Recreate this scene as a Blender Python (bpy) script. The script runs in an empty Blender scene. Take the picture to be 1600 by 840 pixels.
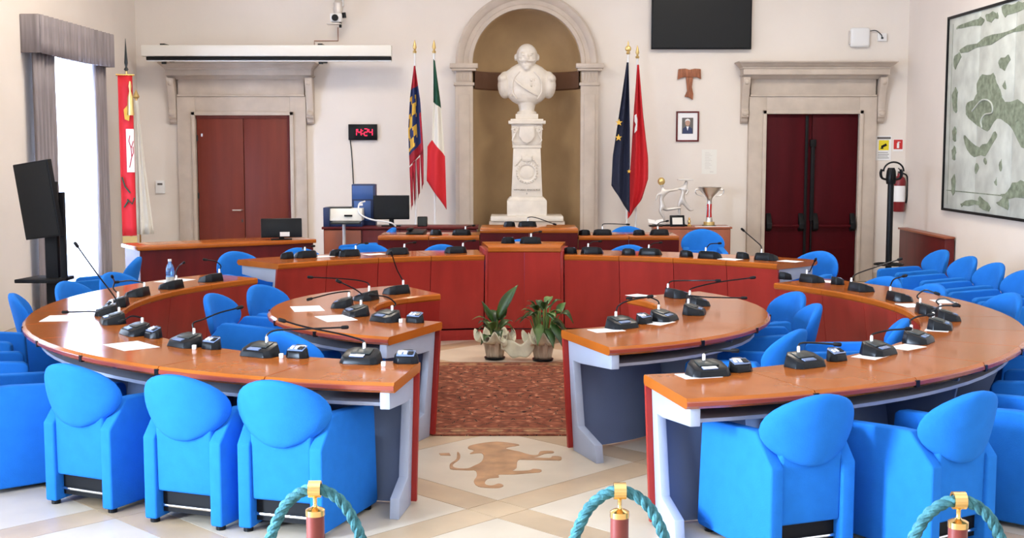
import bpy, bmesh, math, random
from mathutils import Vector, Matrix

random.seed(7)
PI = math.pi
R = math.radians
S = bpy.context.scene
COL = S.collection

# ------------------------------------------------------------------ camera, world, lights, exposure
cam_data = bpy.data.cameras.new('camera')
cam_data.sensor_width = 36.0
cam_data.lens = 1950 / 1600 * 36.0
cam_data.clip_end = 100
cam = bpy.data.objects.new('camera', cam_data)
cam.location = (0, 0, 1.88)
cam.rotation_euler = (PI / 2 - math.atan(191 / 1950), 0, -5 / 1950)
COL.objects.link(cam)
S.camera = cam

world = bpy.data.worlds.new('overcast_sky')
world.use_nodes = True
world.node_tree.nodes['Background'].inputs[0].default_value = (0.80, 0.90, 1.0, 1)
world.node_tree.nodes['Background'].inputs[1].default_value = 2.0
S.world = world

S.view_settings.view_transform = 'Standard'
S.view_settings.look = 'None'
S.view_settings.gamma = 1
S.view_settings.use_curve_mapping = False
S.view_settings.exposure = 0.12


def area(name, loc, rot, sx, sy, power, color):
    d = bpy.data.lights.new(name, 'AREA')
    d.shape = 'RECTANGLE'
    d.size, d.size_y, d.energy, d.color = sx, sy, power, color
    o = bpy.data.objects.new(name, d)
    o.location, o.rotation_euler = loc, rot
    COL.objects.link(o)
    return o


# windows of the left wall: centre along the wall, width, sill, head.  The last is the curtained one in view
WINDOWS = [(-1.6, 1.6, 0.5, 3.3), (2.3, 1.6, 0.5, 3.3), (6.2, 1.6, 0.5, 3.3), (10.1, 1.6, 0.5, 3.3), (14.65, 1.7, 0.25, 2.95)]
WPOW = [220, 2950, 150, 120, 500]
for (wy, ww, z0, z1), pw in zip(WINDOWS, WPOW):
    area('window_daylight', (-5.75, wy, (z0 + z1) / 2), (0, -PI / 2, 0), z1 - z0, ww, pw, (0.60, 0.76, 1.0))
# unseen fill lights below the ceiling, added to lift the interior
for lx in (-2.4, 2.8):
    for ly, pw in ((0.5, 12), (6.5, 36), (13.0, 160)):
        area('ceiling_fill_light', (lx, ly, 5.42), (0, 0, 0), 1.6, 1.6, pw, (1.0, 0.90, 0.76))


# ------------------------------------------------------------------ materials
def mat(name, color, rough=0.6, metal=0.0, spec=0.5, var=0.0, scale=6.0, stretch=(1, 1, 1), bump=0.0, bscale=None,
        coat=0.0, emit=None, estr=0.0, rnd=0.0, dark=None, trans=0.0, alpha=1.0):
    m = bpy.data.materials.new(name)
    m.use_nodes = True
    nt = m.node_tree
    b = nt.nodes['Principled BSDF']
    b.inputs['Roughness'].default_value = rough
    b.inputs['Metallic'].default_value = metal
    b.inputs['Specular IOR Level'].default_value = spec
    b.inputs['Coat Weight'].default_value = coat
    b.inputs['Transmission Weight'].default_value = trans
    b.inputs['Alpha'].default_value = alpha
    c = (*color, 1)
    b.inputs['Base Color'].default_value = c
    if emit:
        b.inputs['Emission Color'].default_value = (*emit, 1)
        b.inputs['Emission Strength'].default_value = estr
    L = nt.links.new
    tc = mp = None
    if var or bump:
        tc = nt.nodes.new('ShaderNodeTexCoord')
        mp = nt.nodes.new('ShaderNodeMapping')
        mp.inputs['Scale'].default_value = stretch
        L(tc.outputs['Object'], mp.inputs['Vector'])
    src = None
    if var:
        n = nt.nodes.new('ShaderNodeTexNoise')
        n.inputs['Scale'].default_value = scale
        n.inputs['Detail'].default_value = 5
        L(mp.outputs[0], n.inputs['Vector'])
        r = nt.nodes.new('ShaderNodeValToRGB')
        d = dark or tuple(x * (1 - var) for x in color)
        r.color_ramp.elements[0].color = (*d, 1)
        r.color_ramp.elements[0].position = 0.32
        r.color_ramp.elements[1].color = (*[min(1, x * (1 + var * 0.5)) for x in color], 1)
        r.color_ramp.elements[1].position = 0.68
        L(n.outputs['Fac'], r.inputs['Fac'])
        src = r.outputs['Color']
    if rnd:
        oi = nt.nodes.new('ShaderNodeObjectInfo')
        mr = nt.nodes.new('ShaderNodeMapRange')
        mr.inputs['To Min'].default_value = 1 - rnd
        mr.inputs['To Max'].default_value = 1 + rnd
        L(oi.outputs['Random'], mr.inputs['Value'])
        hs = nt.nodes.new('ShaderNodeHueSaturation')
        L(mr.outputs[0], hs.inputs['Value'])
        if src:
            L(src, hs.inputs['Color'])
        else:
            hs.inputs['Color'].default_value = c
        src = hs.outputs['Color']
    if src:
        L(src, b.inputs['Base Color'])
    if bump:
        n2 = nt.nodes.new('ShaderNodeTexNoise')
        n2.inputs['Scale'].default_value = bscale or scale
        n2.inputs['Detail'].default_value = 4
        L(mp.outputs[0], n2.inputs['Vector'])
        bp = nt.nodes.new('ShaderNodeBump')
        bp.inputs['Strength'].default_value = bump
        bp.inputs['Distance'].default_value = 0.01
        L(n2.outputs['Fac'], bp.inputs['Height'])
        L(bp.outputs[0], b.inputs['Normal'])
    return m


M = {}
M['wall'] = mat('cream_plaster', (0.80, 0.735, 0.67), 0.9, var=0.035, scale=1.3, bump=0.08, bscale=30)
M['wall_right'] = mat('warm_cream_plaster', (0.80, 0.72, 0.65), 0.9, var=0.04, scale=1.0, bump=0.08, bscale=30)
M['ceiling'] = mat('white_plaster', (0.84, 0.81, 0.77), 0.9)
M['stone'] = mat('pale_carved_stone', (0.56, 0.475, 0.40), 0.75, var=0.10, scale=5, bump=0.1, bscale=40)
M['niche'] = mat('tan_niche_plaster', (0.53, 0.37, 0.20), 0.85, var=0.10, scale=2.5, bump=0.1, bscale=20)
M['niche_band'] = mat('brown_painted_band', (0.20, 0.105, 0.065), 0.8, var=0.1, scale=4)
M['marble'] = mat('white_statue_marble', (0.80, 0.735, 0.65), 0.5, var=0.08, scale=9, bump=0.15, bscale=60)
M['floor_base'] = mat('mortar_joint', (0.42, 0.34, 0.25), 0.7)
M['tile'] = mat('cream_floor_marble', (0.62, 0.52, 0.39), 0.32, var=0.12, scale=2.2, rnd=0.05, bump=0.02, bscale=8)
M['band'] = mat('tan_floor_marble', (0.50, 0.36, 0.22), 0.32, var=0.16, scale=3.0, rnd=0.06)
M['lion'] = mat('brown_inlay_marble', (0.44, 0.235, 0.11), 0.35, var=0.30, scale=9)
M['top'] = mat('orange_cherry_veneer', (0.40, 0.105, 0.014), 0.13, spec=0.28, var=0.14, scale=3.5, stretch=(1, 1, 1), rnd=0.05)
M['edge'] = mat('cherry_edge_band', (0.26, 0.045, 0.025), 0.25, coat=0.2)
M['panel'] = mat('red_cherry_panel', (0.31, 0.022, 0.016), 0.36, spec=0.3, var=0.16, scale=2.0, stretch=(4, 4, 0.5), rnd=0.08)
M['dark_and_shaded_wood'] = mat('mahogany_and_shaded_cherry', (0.115, 0.010, 0.010), 0.4, spec=0.3, var=0.2, scale=2, stretch=(4, 4, 0.5), rnd=0.06)  # plain dark wood, and the rear dais cherry with shade in its colour
M['door_l'] = mat('red_brown_door_veneer', (0.185, 0.034, 0.020), 0.45, spec=0.25, var=0.12, scale=2, stretch=(6, 6, 0.5), rnd=0.04)
M['door_r'] = mat('maroon_door_panel', (0.062, 0.003, 0.006), 0.5, spec=0.10, var=0.2, scale=1.5, stretch=(5, 5, 0.5))
M['cab'] = mat('orange_brown_cabinet', (0.33, 0.09, 0.04), 0.4, var=0.12, scale=2, stretch=(5, 5, 0.6))
M['grey'] = mat('grey_painted_metal', (0.37, 0.405, 0.50), 0.45, var=0.04, scale=5)
M['grey_dark'] = mat('slate_grey_panel', (0.125, 0.165, 0.27), 0.5, var=0.05, scale=5)
M['blue'] = mat('bright_blue_wool', (0.015, 0.165, 0.58), 0.9, spec=0.15, var=0.05, scale=14, bump=0.12, bscale=160)
M['black'] = mat('black_plastic', (0.006, 0.007, 0.009), 0.3, spec=0.2)
M['black_matt'] = mat('matt_black', (0.006, 0.006, 0.007), 0.6, spec=0.2)
M['charcoal'] = mat('charcoal_key_plate', (0.035, 0.040, 0.038), 0.35, spec=0.3)
M['lcd'] = mat('blue_grey_display', (0.16, 0.22, 0.36), 0.2)
M['chrome'] = mat('polished_chrome', (0.75, 0.75, 0.76), 0.15, metal=1)
M['silver'] = mat('brushed_silver', (0.72, 0.71, 0.70), 0.3, metal=1)
M['silver_paint'] = mat('pale_silver_paint', (0.66, 0.62, 0.58), 0.35, metal=0.3)
M['brass'] = mat('polished_brass', (0.80, 0.52, 0.20), 0.22, metal=1)
M['gold'] = mat('gilded_metal', (0.75, 0.55, 0.22), 0.35, metal=0.7)
M['white'] = mat('white_plastic', (0.80, 0.80, 0.80), 0.45)
M['paper'] = mat('white_paper', (0.86, 0.86, 0.86), 0.7)
M['screen_case'] = mat('off_white_case', (0.80, 0.78, 0.72), 0.4)
M['tv_glass'] = mat('dark_tv_glass', (0.010, 0.011, 0.012), 0.30, spec=0.2)
M['red_led'] = mat('red_led', (0.3, 0, 0.01), 0.4, emit=(1.0, 0.01, 0.06), estr=2.2)
M['mark_red'] = mat('red_mark', (0.55, 0.02, 0.02), 0.5)
M['tau'] = mat('rough_brown_wood', (0.34, 0.115, 0.05), 0.6, var=0.4, scale=10, stretch=(4, 4, 0.8))
M['drape'] = mat('grey_mauve_curtain', (0.30, 0.265, 0.275), 0.85, var=0.25, scale=4, stretch=(6, 6, 0.4))
M['rope'] = mat('teal_rope', (0.060, 0.175, 0.195), 0.85, spec=0.1, var=0.45, scale=40, bump=0.4, bscale=150)
M['post'] = mat('red_brown_post', (0.17, 0.025, 0.018), 0.35)
M['leaf'] = mat('glossy_green_leaf', (0.03, 0.075, 0.014), 0.35, var=0.5, scale=8, rnd=0.35)
M['leaf_pale'] = mat('pale_green_leaf', (0.13, 0.22, 0.05), 0.4, var=0.4, scale=8, rnd=0.3)
M['wrap'] = mat('cream_gift_wrap', (0.72, 0.66, 0.47), 0.6, var=0.15, scale=12)
M['pot_wrap'] = mat('beige_crinkled_wrap', (0.52, 0.40, 0.28), 0.5, var=0.35, scale=10, stretch=(4, 4, 0.6))
M['f_red'] = mat('red_flag_cloth', (0.60, 0.012, 0.02), 0.75)
M['f_deepred'] = mat('deep_red_flag_cloth', (0.42, 0.012, 0.03), 0.75, var=0.3, scale=6)
M['f_green'] = mat('dark_green_flag_cloth', (0.006, 0.075, 0.04), 0.75)
M['f_white'] = mat('white_flag_cloth', (0.80, 0.77, 0.68), 0.75)
M['f_navy'] = mat('navy_flag_cloth', (0.006, 0.010, 0.035), 0.75)
M['f_blue'] = mat('blue_flag_cloth', (0.012, 0.03, 0.13), 0.75)
M['f_gold'] = mat('golden_yellow_print', (0.75, 0.45, 0.06), 0.7)
M['map_paper'] = mat('pale_grey_map_print', (0.58, 0.61, 0.56), 0.6, var=0.22, scale=3.5)
M['map_green'] = mat('grey_green_map_print', (0.22, 0.26, 0.19), 0.6, var=0.6, scale=16, dark=(0.13, 0.16, 0.11))
M['bottle'] = mat('blue_clear_plastic', (0.18, 0.42, 0.85), 0.1, trans=0.7)
M['skin'] = mat('portrait_skin_print', (0.50, 0.30, 0.22), 0.7)
M['yellow'] = mat('yellow_sign', (0.80, 0.66, 0.02), 0.6)
M['ext_red'] = mat('extinguisher_red', (0.20, 0.01, 0.015), 0.35)
M['navy_case'] = mat('navy_case', (0.015, 0.03, 0.10), 0.4)
M['blue_case'] = mat('mid_blue_case', (0.04, 0.10, 0.30), 0.35)
M['ink'] = mat('grey_ink', (0.14, 0.13, 0.12), 0.8)


def window_glass():
    m = bpy.data.materials.new('window_glass')
    m.use_nodes = True
    nt = m.node_tree
    nt.nodes.remove(nt.nodes['Principled BSDF'])
    t = nt.nodes.new('ShaderNodeBsdfTransparent')
    g = nt.nodes.new('ShaderNodeBsdfGlossy')
    g.inputs['Roughness'].default_value = 0.02
    x = nt.nodes.new('ShaderNodeMixShader')
    x.inputs[0].default_value = 0.06
    nt.links.new(t.outputs[0], x.inputs[1])
    nt.links.new(g.outputs[0], x.inputs[2])
    nt.links.new(x.outputs[0], nt.nodes['Material Output'].inputs[0])
    return m


def sheer_cloth():
    m = bpy.data.materials.new('white_sheer_cloth')
    m.use_nodes = True
    nt = m.node_tree
    nt.nodes.remove(nt.nodes['Principled BSDF'])
    t = nt.nodes.new('ShaderNodeBsdfTranslucent')
    t.inputs[0].default_value = (0.62, 0.64, 0.72, 1)
    d = nt.nodes.new('ShaderNodeBsdfDiffuse')
    d.inputs[0].default_value = (0.86, 0.87, 0.92, 1)
    x = nt.nodes.new('ShaderNodeMixShader')
    x.inputs[0].default_value = 0.35
    nt.links.new(t.outputs[0], x.inputs[1])
    nt.links.new(d.outputs[0], x.inputs[2])
    nt.links.new(x.outputs[0], nt.nodes['Material Output'].inputs[0])
    return m


M['glass'] = window_glass()
M['sheer'] = sheer_cloth()


def rug_material():
    """red brown field with mirrored scroll outlines and small beige and dark knots"""
    m = bpy.data.materials.new('oriental_rug_pile')
    m.use_nodes = True
    nt = m.node_tree
    N, L = nt.nodes.new, nt.links.new
    b = nt.nodes['Principled BSDF']
    b.inputs['Roughness'].default_value = 0.95
    b.inputs['Specular IOR Level'].default_value = 0.1
    tc = N('ShaderNodeTexCoord')
    sp = N('ShaderNodeSeparateXYZ'); L(tc.outputs['Object'], sp.inputs[0])
    ax = N('ShaderNodeMath'); ax.operation = 'ABSOLUTE'; L(sp.outputs[0], ax.inputs[0])
    cb = N('ShaderNodeCombineXYZ'); L(ax.outputs[0], cb.inputs[0]); L(sp.outputs[1], cb.inputs[1])
    ns = N('ShaderNodeTexNoise'); ns.inputs['Scale'].default_value = 7.0; ns.inputs['Detail'].default_value = 2
    L(cb.outputs[0], ns.inputs['Vector'])
    mx = N('ShaderNodeMix'); mx.data_type = 'VECTOR'; mx.inputs[0].default_value = 0.12
    L(cb.outputs[0], mx.inputs[4]); L(ns.outputs['Color'], mx.inputs[5])
    v = N('ShaderNodeTexVoronoi'); v.inputs['Scale'].default_value = 4.2
    L(mx.outputs[1], v.inputs['Vector'])
    k = N('ShaderNodeMath'); k.operation = 'MULTIPLY'; k.inputs[1].default_value = 15
    L(v.outputs['Distance'], k.inputs[0])
    w = N('ShaderNodeMath'); w.operation = 'SINE'; L(k.outputs[0], w.inputs[0])
    wa = N('ShaderNodeMath'); wa.operation = 'ABSOLUTE'; L(w.outputs[0], wa.inputs[0])
    r = N('ShaderNodeValToRGB')                      # thin dark outlines on a red brown field
    e = r.color_ramp.elements
    e[0].position, e[0].color = 0.0, (0.06, 0.022, 0.020, 1)
    e[1].position, e[1].color = 1.0, (0.29, 0.10, 0.055, 1)
    for p, c in ((0.14, (0.07, 0.025, 0.022, 1)), (0.24, (0.33, 0.17, 0.09, 1)), (0.42, (0.25, 0.075, 0.042, 1))):
        q = e.new(p); q.color = c
    L(wa.outputs[0], r.inputs['Fac'])
    v2 = N('ShaderNodeTexVoronoi'); v2.inputs['Scale'].default_value = 17
    L(mx.outputs[1], v2.inputs['Vector'])
    r2 = N('ShaderNodeValToRGB')
    e = r2.color_ramp.elements
    e[0].position, e[0].color = 0.10, (1.9, 2.3, 2.4, 1)
    e[1].position, e[1].color = 0.62, (0.62, 0.55, 0.55, 1)
    q = e.new(0.26); q.color = (1.0, 1.0, 1.0, 1)
    L(v2.outputs['Distance'], r2.inputs['Fac'])
    mu = N('ShaderNodeMix'); mu.data_type = 'RGBA'; mu.blend_type = 'MULTIPLY'; mu.inputs[0].default_value = 1
    L(r.outputs['Color'], mu.inputs[6]); L(r2.outputs['Color'], mu.inputs[7])
    L(mu.outputs[2], b.inputs['Base Color'])
    return m


M['rug'] = rug_material()
M['rug_border'] = mat('red_brown_rug_border', (0.24, 0.075, 0.04), 0.95, spec=0.1, var=0.6, scale=28, dark=(0.09, 0.03, 0.022))
M['rug_line'] = mat('tan_rug_line', (0.36, 0.20, 0.10), 0.95, spec=0.1, var=0.4, scale=30)


# ------------------------------------------------------------------ mesh builder and scene helpers
class MB:
    def __init__(self):
        self.v, self.f, self.mi = [], [], []

    def add(self, vs, fs, mi=0):
        o = len(self.v)
        self.v += [tuple(x) for x in vs]
        self.f += [tuple(i + o for i in f) for f in fs]
        self.mi += [mi] * len(fs)
        return self

    def box(self, x0, x1, y0, y1, z0, z1, mi=0):
        vs = [(x0, y0, z0), (x1, y0, z0), (x1, y1, z0), (x0, y1, z0), (x0, y0, z1), (x1, y0, z1), (x1, y1, z1), (x0, y1, z1)]
        return self.add(vs, [(3, 2, 1, 0), (4, 5, 6, 7), (0, 1, 5, 4), (1, 2, 6, 5), (2, 3, 7, 6), (3, 0, 4, 7)], mi)

    def hexa(self, vs, mi=0):
        return self.add(vs, [(3, 2, 1, 0), (4, 5, 6, 7), (0, 1, 5, 4), (1, 2, 6, 5), (2, 3, 7, 6), (3, 0, 4, 7)], mi)

    def prism(self, pts, a, b, axis='z', mi=0):
        n = len(pts)
        f3 = {'z': lambda p, t: (p[0], p[1], t), 'y': lambda p, t: (p[0], t, p[1]), 'x': lambda p, t: (t, p[0], p[1])}[axis]
        vs = [f3(p, a) for p in pts] + [f3(p, b) for p in pts]
        fs = [tuple(range(n - 1, -1, -1)), tuple(range(n, 2 * n))]
        fs += [(i, (i + 1) % n, n + (i + 1) % n, n + i) for i in range(n)]
        return self.add(vs, fs, mi)

    def tube(self, pts, r, n=8, mi=0, cap=True):
        pts = [Vector(p) for p in pts]
        rs = r if isinstance(r, (list, tuple)) else [r] * len(pts)
        vs, prev = [], None
        for i, p in enumerate(pts):
            t = (pts[min(i + 1, len(pts) - 1)] - pts[max(i - 1, 0)]).normalized()
            if prev is None:
                a = Vector((0, 0, 1)) if abs(t.z) < 0.9 else Vector((1, 0, 0))
                u = t.cross(a).normalized()
            else:
                u = (prev - t * prev.dot(t)).normalized()
            prev = u
            w = t.cross(u)
            for k in range(n):
                an = 2 * PI * k / n
                vs.append(p + (u * math.cos(an) + w * math.sin(an)) * rs[i])
        fs = []
        for i in range(len(pts) - 1):
            for k in range(n):
                k2 = (k + 1) % n
                fs.append((i * n + k, i * n + k2, (i + 1) * n + k2, (i + 1) * n + k))
        if cap:
            fs.append(tuple(range(n - 1, -1, -1)))
            fs.append(tuple((len(pts) - 1) * n + k for k in range(n)))
        return self.add(vs, fs, mi)

    def lathe(self, prof, n=20, c=(0, 0, 0), mi=0):
        vs = []
        for r, z in prof:
            for k in range(n):
                an = 2 * PI * k / n
                vs.append((c[0] + r * math.cos(an), c[1] + r * math.sin(an), c[2] + z))
        fs = []
        for i in range(len(prof) - 1):
            for k in range(n):
                k2 = (k + 1) % n
                fs.append((i * n + k, i * n + k2, (i + 1) * n + k2, (i + 1) * n + k))
        fs.append(tuple(range(n - 1, -1, -1)))
        fs.append(tuple((len(prof) - 1) * n + k for k in range(n)))
        return self.add(vs, fs, mi)

    def ellipsoid(self, c, r, n=14, m=9, mi=0):
        vs = [(c[0], c[1], c[2] - r[2])]
        for i in range(1, m):
            ph = -PI / 2 + PI * i / m
            for k in range(n):
                an = 2 * PI * k / n
                vs.append((c[0] + r[0] * math.cos(ph) * math.cos(an), c[1] + r[1] * math.cos(ph) * math.sin(an), c[2] + r[2] * math.sin(ph)))
        vs.append((c[0], c[1], c[2] + r[2]))
        fs = [(0, 1 + (k + 1) % n, 1 + k) for k in range(n)]
        for i in range(m - 2):
            for k in range(n):
                a, b2 = 1 + i * n + k, 1 + i * n + (k + 1) % n
                fs.append((a, b2, b2 + n, a + n))
        last = len(vs) - 1
        base = 1 + (m - 2) * n
        fs += [(base + k, base + (k + 1) % n, last) for k in range(n)]
        return self.add(vs, fs, mi)

    def arc(self, prof, a0, a1, n, mi=0):
        """closed (r, z) profile swept about the origin from a0 to a1 degrees"""
        m = len(prof)
        vs = []
        for i in range(n + 1):
            an = R(a0 + (a1 - a0) * i / n)
            vs += [(r * math.cos(an), r * math.sin(an), z) for r, z in prof]
        fs = []
        for i in range(n):
            for k in range(m):
                k2 = (k + 1) % m
                fs.append((i * m + k, (i + 1) * m + k, (i + 1) * m + k2, i * m + k2))
        fs.append(tuple(range(m)))
        fs.append(tuple(n * m + k for k in range(m - 1, -1, -1)))
        return self.add(vs, fs, mi)

    def grid(self, nu, nv, fn, mi=None):
        """fn(u, v) -> point; mi(u, v) -> material index"""
        vs = [fn(i / nu, j / nv) for j in range(nv + 1) for i in range(nu + 1)]
        o = len(self.v)
        self.v += [tuple(p) for p in vs]
        for j in range(nv):
            for i in range(nu):
                a = o + j * (nu + 1) + i
                self.f.append((a, a + 1, a + nu + 2, a + nu + 1))
                self.mi.append(mi((i + 0.5) / nu, (j + 0.5) / nv) if mi else 0)
        return self

    def transform(self, mtx):
        self.v = [tuple(mtx @ Vector(p)) for p in self.v]
        return self

    def mesh(self, name, mats, bevel=0.0, seg=2, ang=40, smooth=True):
        me = bpy.data.meshes.new(name)
        me.from_pydata(self.v, [], self.f)
        for m in (mats if isinstance(mats, (list, tuple)) else [mats]):
            me.materials.append(M[m] if isinstance(m, str) else m)
        for p, i in zip(me.polygons, self.mi):
            p.material_index = i
        bm = bmesh.new()
        bm.from_mesh(me)
        bmesh.ops.recalc_face_normals(bm, faces=bm.faces)
        if bevel:
            es = [e for e in bm.edges if len(e.link_faces) == 2 and e.calc_face_angle(0) > R(32)]
            bmesh.ops.bevel(bm, geom=es, offset=bevel, segments=seg, profile=0.5, affect='EDGES', clamp_overlap=True)
        bm.to_mesh(me)
        bm.free()
        if smooth:
            me.polygons.foreach_set('use_smooth', [True] * len(me.polygons))
            me.set_sharp_from_angle(angle=R(ang))
        me.update()
        return me

    def build(self, name, mats, parent=None, bevel=0.0, seg=2, ang=40, smooth=True):
        o = bpy.data.objects.new(name, self.mesh(name, mats, bevel, seg, ang, smooth))
        COL.objects.link(o)
        if parent is not None:
            o.parent = parent
        return o


def tag(o, label, cat, group=None, kind=None):
    o['label'] = label
    o['category'] = cat
    if group:
        o['group'] = group
    if kind:
        o['kind'] = kind
    return o


def thing(name, label, cat, loc=(0, 0, 0), rotz=0.0, group=None):
    o = bpy.data.objects.new(name, None)
    o.empty_display_size = 0.1
    o.location = loc
    o.rotation_euler = (0, 0, R(rotz))
    COL.objects.link(o)
    return tag(o, label, cat, group)


def dup(root, loc, rotz, label, group=None):
    r = root.copy()
    COL.objects.link(r)
    r.location = loc
    r.rotation_euler = (0, 0, R(rotz))
    r['label'] = label
    if group:
        r['group'] = group
    for ch in list(root.children):
        c = ch.copy()
        COL.objects.link(c)
        c.parent = r
        for g in ch.children:
            d = g.copy()
            COL.objects.link(d)
            d.parent = c
    return r


def struct(o):
    o['kind'] = 'structure'
    return o


def text(name, body, size, material, parent, loc, rot=(PI / 2, 0, 0), align='CENTER', ext=0.001):
    c = bpy.data.curves.new(name, 'FONT')
    c.body, c.size, c.extrude = body, size, ext
    c.align_x, c.align_y = align, 'CENTER'
    c.materials.append(M[material])
    f = bpy.data.objects.new(name, c)
    COL.objects.link(f)
    bpy.context.view_layer.update()
    me = bpy.data.meshes.new_from_object(f.evaluated_get(bpy.context.evaluated_depsgraph_get()))
    bpy.data.objects.remove(f)
    o = bpy.data.objects.new(name, me)
    COL.objects.link(o)
    o.location, o.rotation_euler = loc, rot
    o.parent = parent
    return o


def spline(pts, n=8):
    """Catmull-Rom through the points"""
    P = [Vector(p) for p in pts]
    P = [P[0] * 2 - P[1]] + P + [P[-1] * 2 - P[-2]]
    out = []
    for i in range(1, len(P) - 2):
        for k in range(n):
            t = k / n
            a, b, c, d = P[i - 1], P[i], P[i + 1], P[i + 2]
            out.append(0.5 * ((2 * b) + (c - a) * t + (2 * a - 5 * b + 4 * c - d) * t * t + (3 * b - a - 3 * c + d) * t ** 3))
    out.append(P[-2])
    return out


def smooth_outline(q, n=3, amp=0.0, lo=None, hi=None):
    """closed Catmull-Rom outline through q with a small ripple"""
    k, out = len(q), []
    for i in range(k):
        a, b, c, d = (Vector(q[(i + j) % k]) for j in (-1, 0, 1, 2))
        for j in range(n):
            t = j / n
            p = 0.5 * ((2 * b) + (c - a) * t + (2 * a - 5 * b + 4 * c - d) * t * t + (3 * b - a - 3 * c + d) * t ** 3)
            w = amp * math.sin(37 * p.x + 51 * p.y)
            x, y = p.x + w, p.y + w
            if lo:
                x, y = max(lo[0], min(hi[0], x)), max(lo[1], min(hi[1], y))
            out.append((x, y))
    return out


def lerp_table(t, tab):
    for (t0, v0), (t1, v1) in zip(tab, tab[1:]):
        if t <= t1:
            k = (t - t0) / (t1 - t0)
            return v0 + (v1 - v0) * k
    return tab[-1][1]


# ------------------------------------------------------------------ the room
XL, XR, YB, YF, ZC = -5.16, 5.54, 17.5, -4.0, 5.5
floor = struct(MB().box(XL - 0.3, XR + 0.3, YF - 0.3, YB + 1.2, -0.2, -0.008).build('floor', 'floor_base'))
# marble squares on the diagonal with tan bands between them
PITCH, BAND, FX, FY = 1.372, 0.226, -0.06, 6.36
SQ = PITCH - BAND
g = 0.002
tile_me = MB().box(-SQ / 2 + g, SQ / 2 - g, -SQ / 2 + g, SQ / 2 - g, -0.008, 0).mesh('stone_tile', 'tile', smooth=False)
band_me = MB().box(-SQ / 2 + g, SQ / 2 - g, -BAND / 2 + g, BAND / 2 - g, -0.008, 0).mesh('stone_band', 'band', smooth=False)
node_me = MB().box(-BAND / 2 + g, BAND / 2 - g, -BAND / 2 + g, BAND / 2 - g, -0.008, 0).mesh('stone_corner', 'band', smooth=False)
for i in range(-6, 9):
    for j in range(-6, 9):
        for me, p, q, rot in ((tile_me, i + 0.5, j + 0.5, 45), (band_me, i + 0.5, j, 45), (band_me, i, j + 0.5, 135), (node_me, i, j, 45)):
            p, q = p * PITCH, q * PITCH
            x, y = FX + (p - q) * math.sqrt(0.5), FY + (p + q) * math.sqrt(0.5)
            if -4.4 < x < 4.6 and 3.0 < y < 12.6:
                o = bpy.data.objects.new(me.name, me)
                o.location = (x, y, 0)
                o.rotation_euler = (0, 0, R(rot))
                o.parent = floor
                COL.objects.link(o)
# plain marble field beyond the laid pattern
rest = MB()
for x0, x1, y0, y1 in ((XL, XR, YF, 2.0), (XL, XR, 13.6, YB), (XL, -5.15, 2.0, 13.6)):
    rest.box(x0, x1, y0, y1, -0.008, -0.004)
rest.build('stone_field', 'tile', floor, smooth=False)

ceil = struct(MB().box(XL - 0.3, XR + 0.3, YF - 0.3, YB + 1.2, ZC, ZC + 0.2).build('ceiling', 'ceiling'))

wl = MB()
edges = [YF]
for wy, ww, z0, z1 in WINDOWS:
    a, b = wy - ww / 2, wy + ww / 2
    wl.box(XL - 0.3, XL, edges[-1], a, 0, ZC)
    wl.box(XL - 0.3, XL, a, b, 0, z0)
    wl.box(XL - 0.3, XL, a, b, z1, ZC)
    edges.append(b)
wl.box(XL - 0.3, XL, edges[-1], YB, 0, ZC)
struct(wl.build('wall_left', 'wall', smooth=False))
struct(MB().box(XR, XR + 0.3, YF, YB, 0, ZC).build('wall_right', 'wall_right', smooth=False))
struct(MB().box(XL - 0.3, XR + 0.3, YF - 0.3, YF, 0, ZC).build('wall_front', 'wall', smooth=False))

NX, NR, NZ = 0.25, 0.75, 3.02           # niche axis, radius, spring height
arch = [(NX + (NR + 0.04) * math.cos(R(a)), NZ + (NR + 0.04) * math.sin(R(a))) for a in range(0, 181, 6)]
outline = [(XL - 0.3, 0), (NX - NR - 0.04, 0)] + arch[::-1] + [(NX + NR + 0.04, 0), (XR + 0.3, 0), (XR + 0.3, ZC), (XL - 0.3, ZC)]
struct(MB().prism(outline, YB, YB + 0.3, 'y').build('wall_back', 'wall', smooth=False))
# the niche: half cylinder with half dome, seen from inside
nv, nf = [], []
K, J = 24, 8
rows = [[(NX + NR * math.cos(R(180 + 180 * k / K)) * -1, YB - NR * math.sin(R(180 + 180 * k / K)), z) for k in range(K + 1)] for z in (0, 1.0, 2.0, NZ)]
for j in range(1, J + 1):
    ph = PI / 2 * j / J
    rows.append([(NX - NR * math.cos(ph) * math.cos(R(180 + 180 * k / K)), YB - NR * math.cos(ph) * math.sin(R(180 + 180 * k / K)), NZ + NR * math.sin(ph)) for k in range(K + 1)])
for r_ in rows:
    nv += r_
for j in range(len(rows) - 1):
    for k in range(K):
        nf.append((j * (K + 1) + k, j * (K + 1) + k + 1, (j + 1) * (K + 1) + k + 1, (j + 1) * (K + 1) + k))
niche = struct(MB().add(nv, nf).build('wall_niche', 'niche', ang=70))
sm = niche.modifiers.new('thickness', 'SOLIDIFY')
sm.thickness, sm.offset = 0.04, 1.0
bnd = MB()
vs = []
for k in range(K + 1):
    an = R(180 * k / K)
    for rr, z in ((NR, 2.68), (NR - 0.03, 2.70), (NR - 0.03, 2.92), (NR, 2.94)):
        vs.append((NX + rr * math.cos(an), YB + rr * math.sin(an), z))
bnd.add(vs, [(k * 4 + i, k * 4 + i + 1, (k + 1) * 4 + i + 1, (k + 1) * 4 + i) for k in range(K) for i in range(3)])
struct(bnd.build('trim_1', 'niche_band'))

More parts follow.
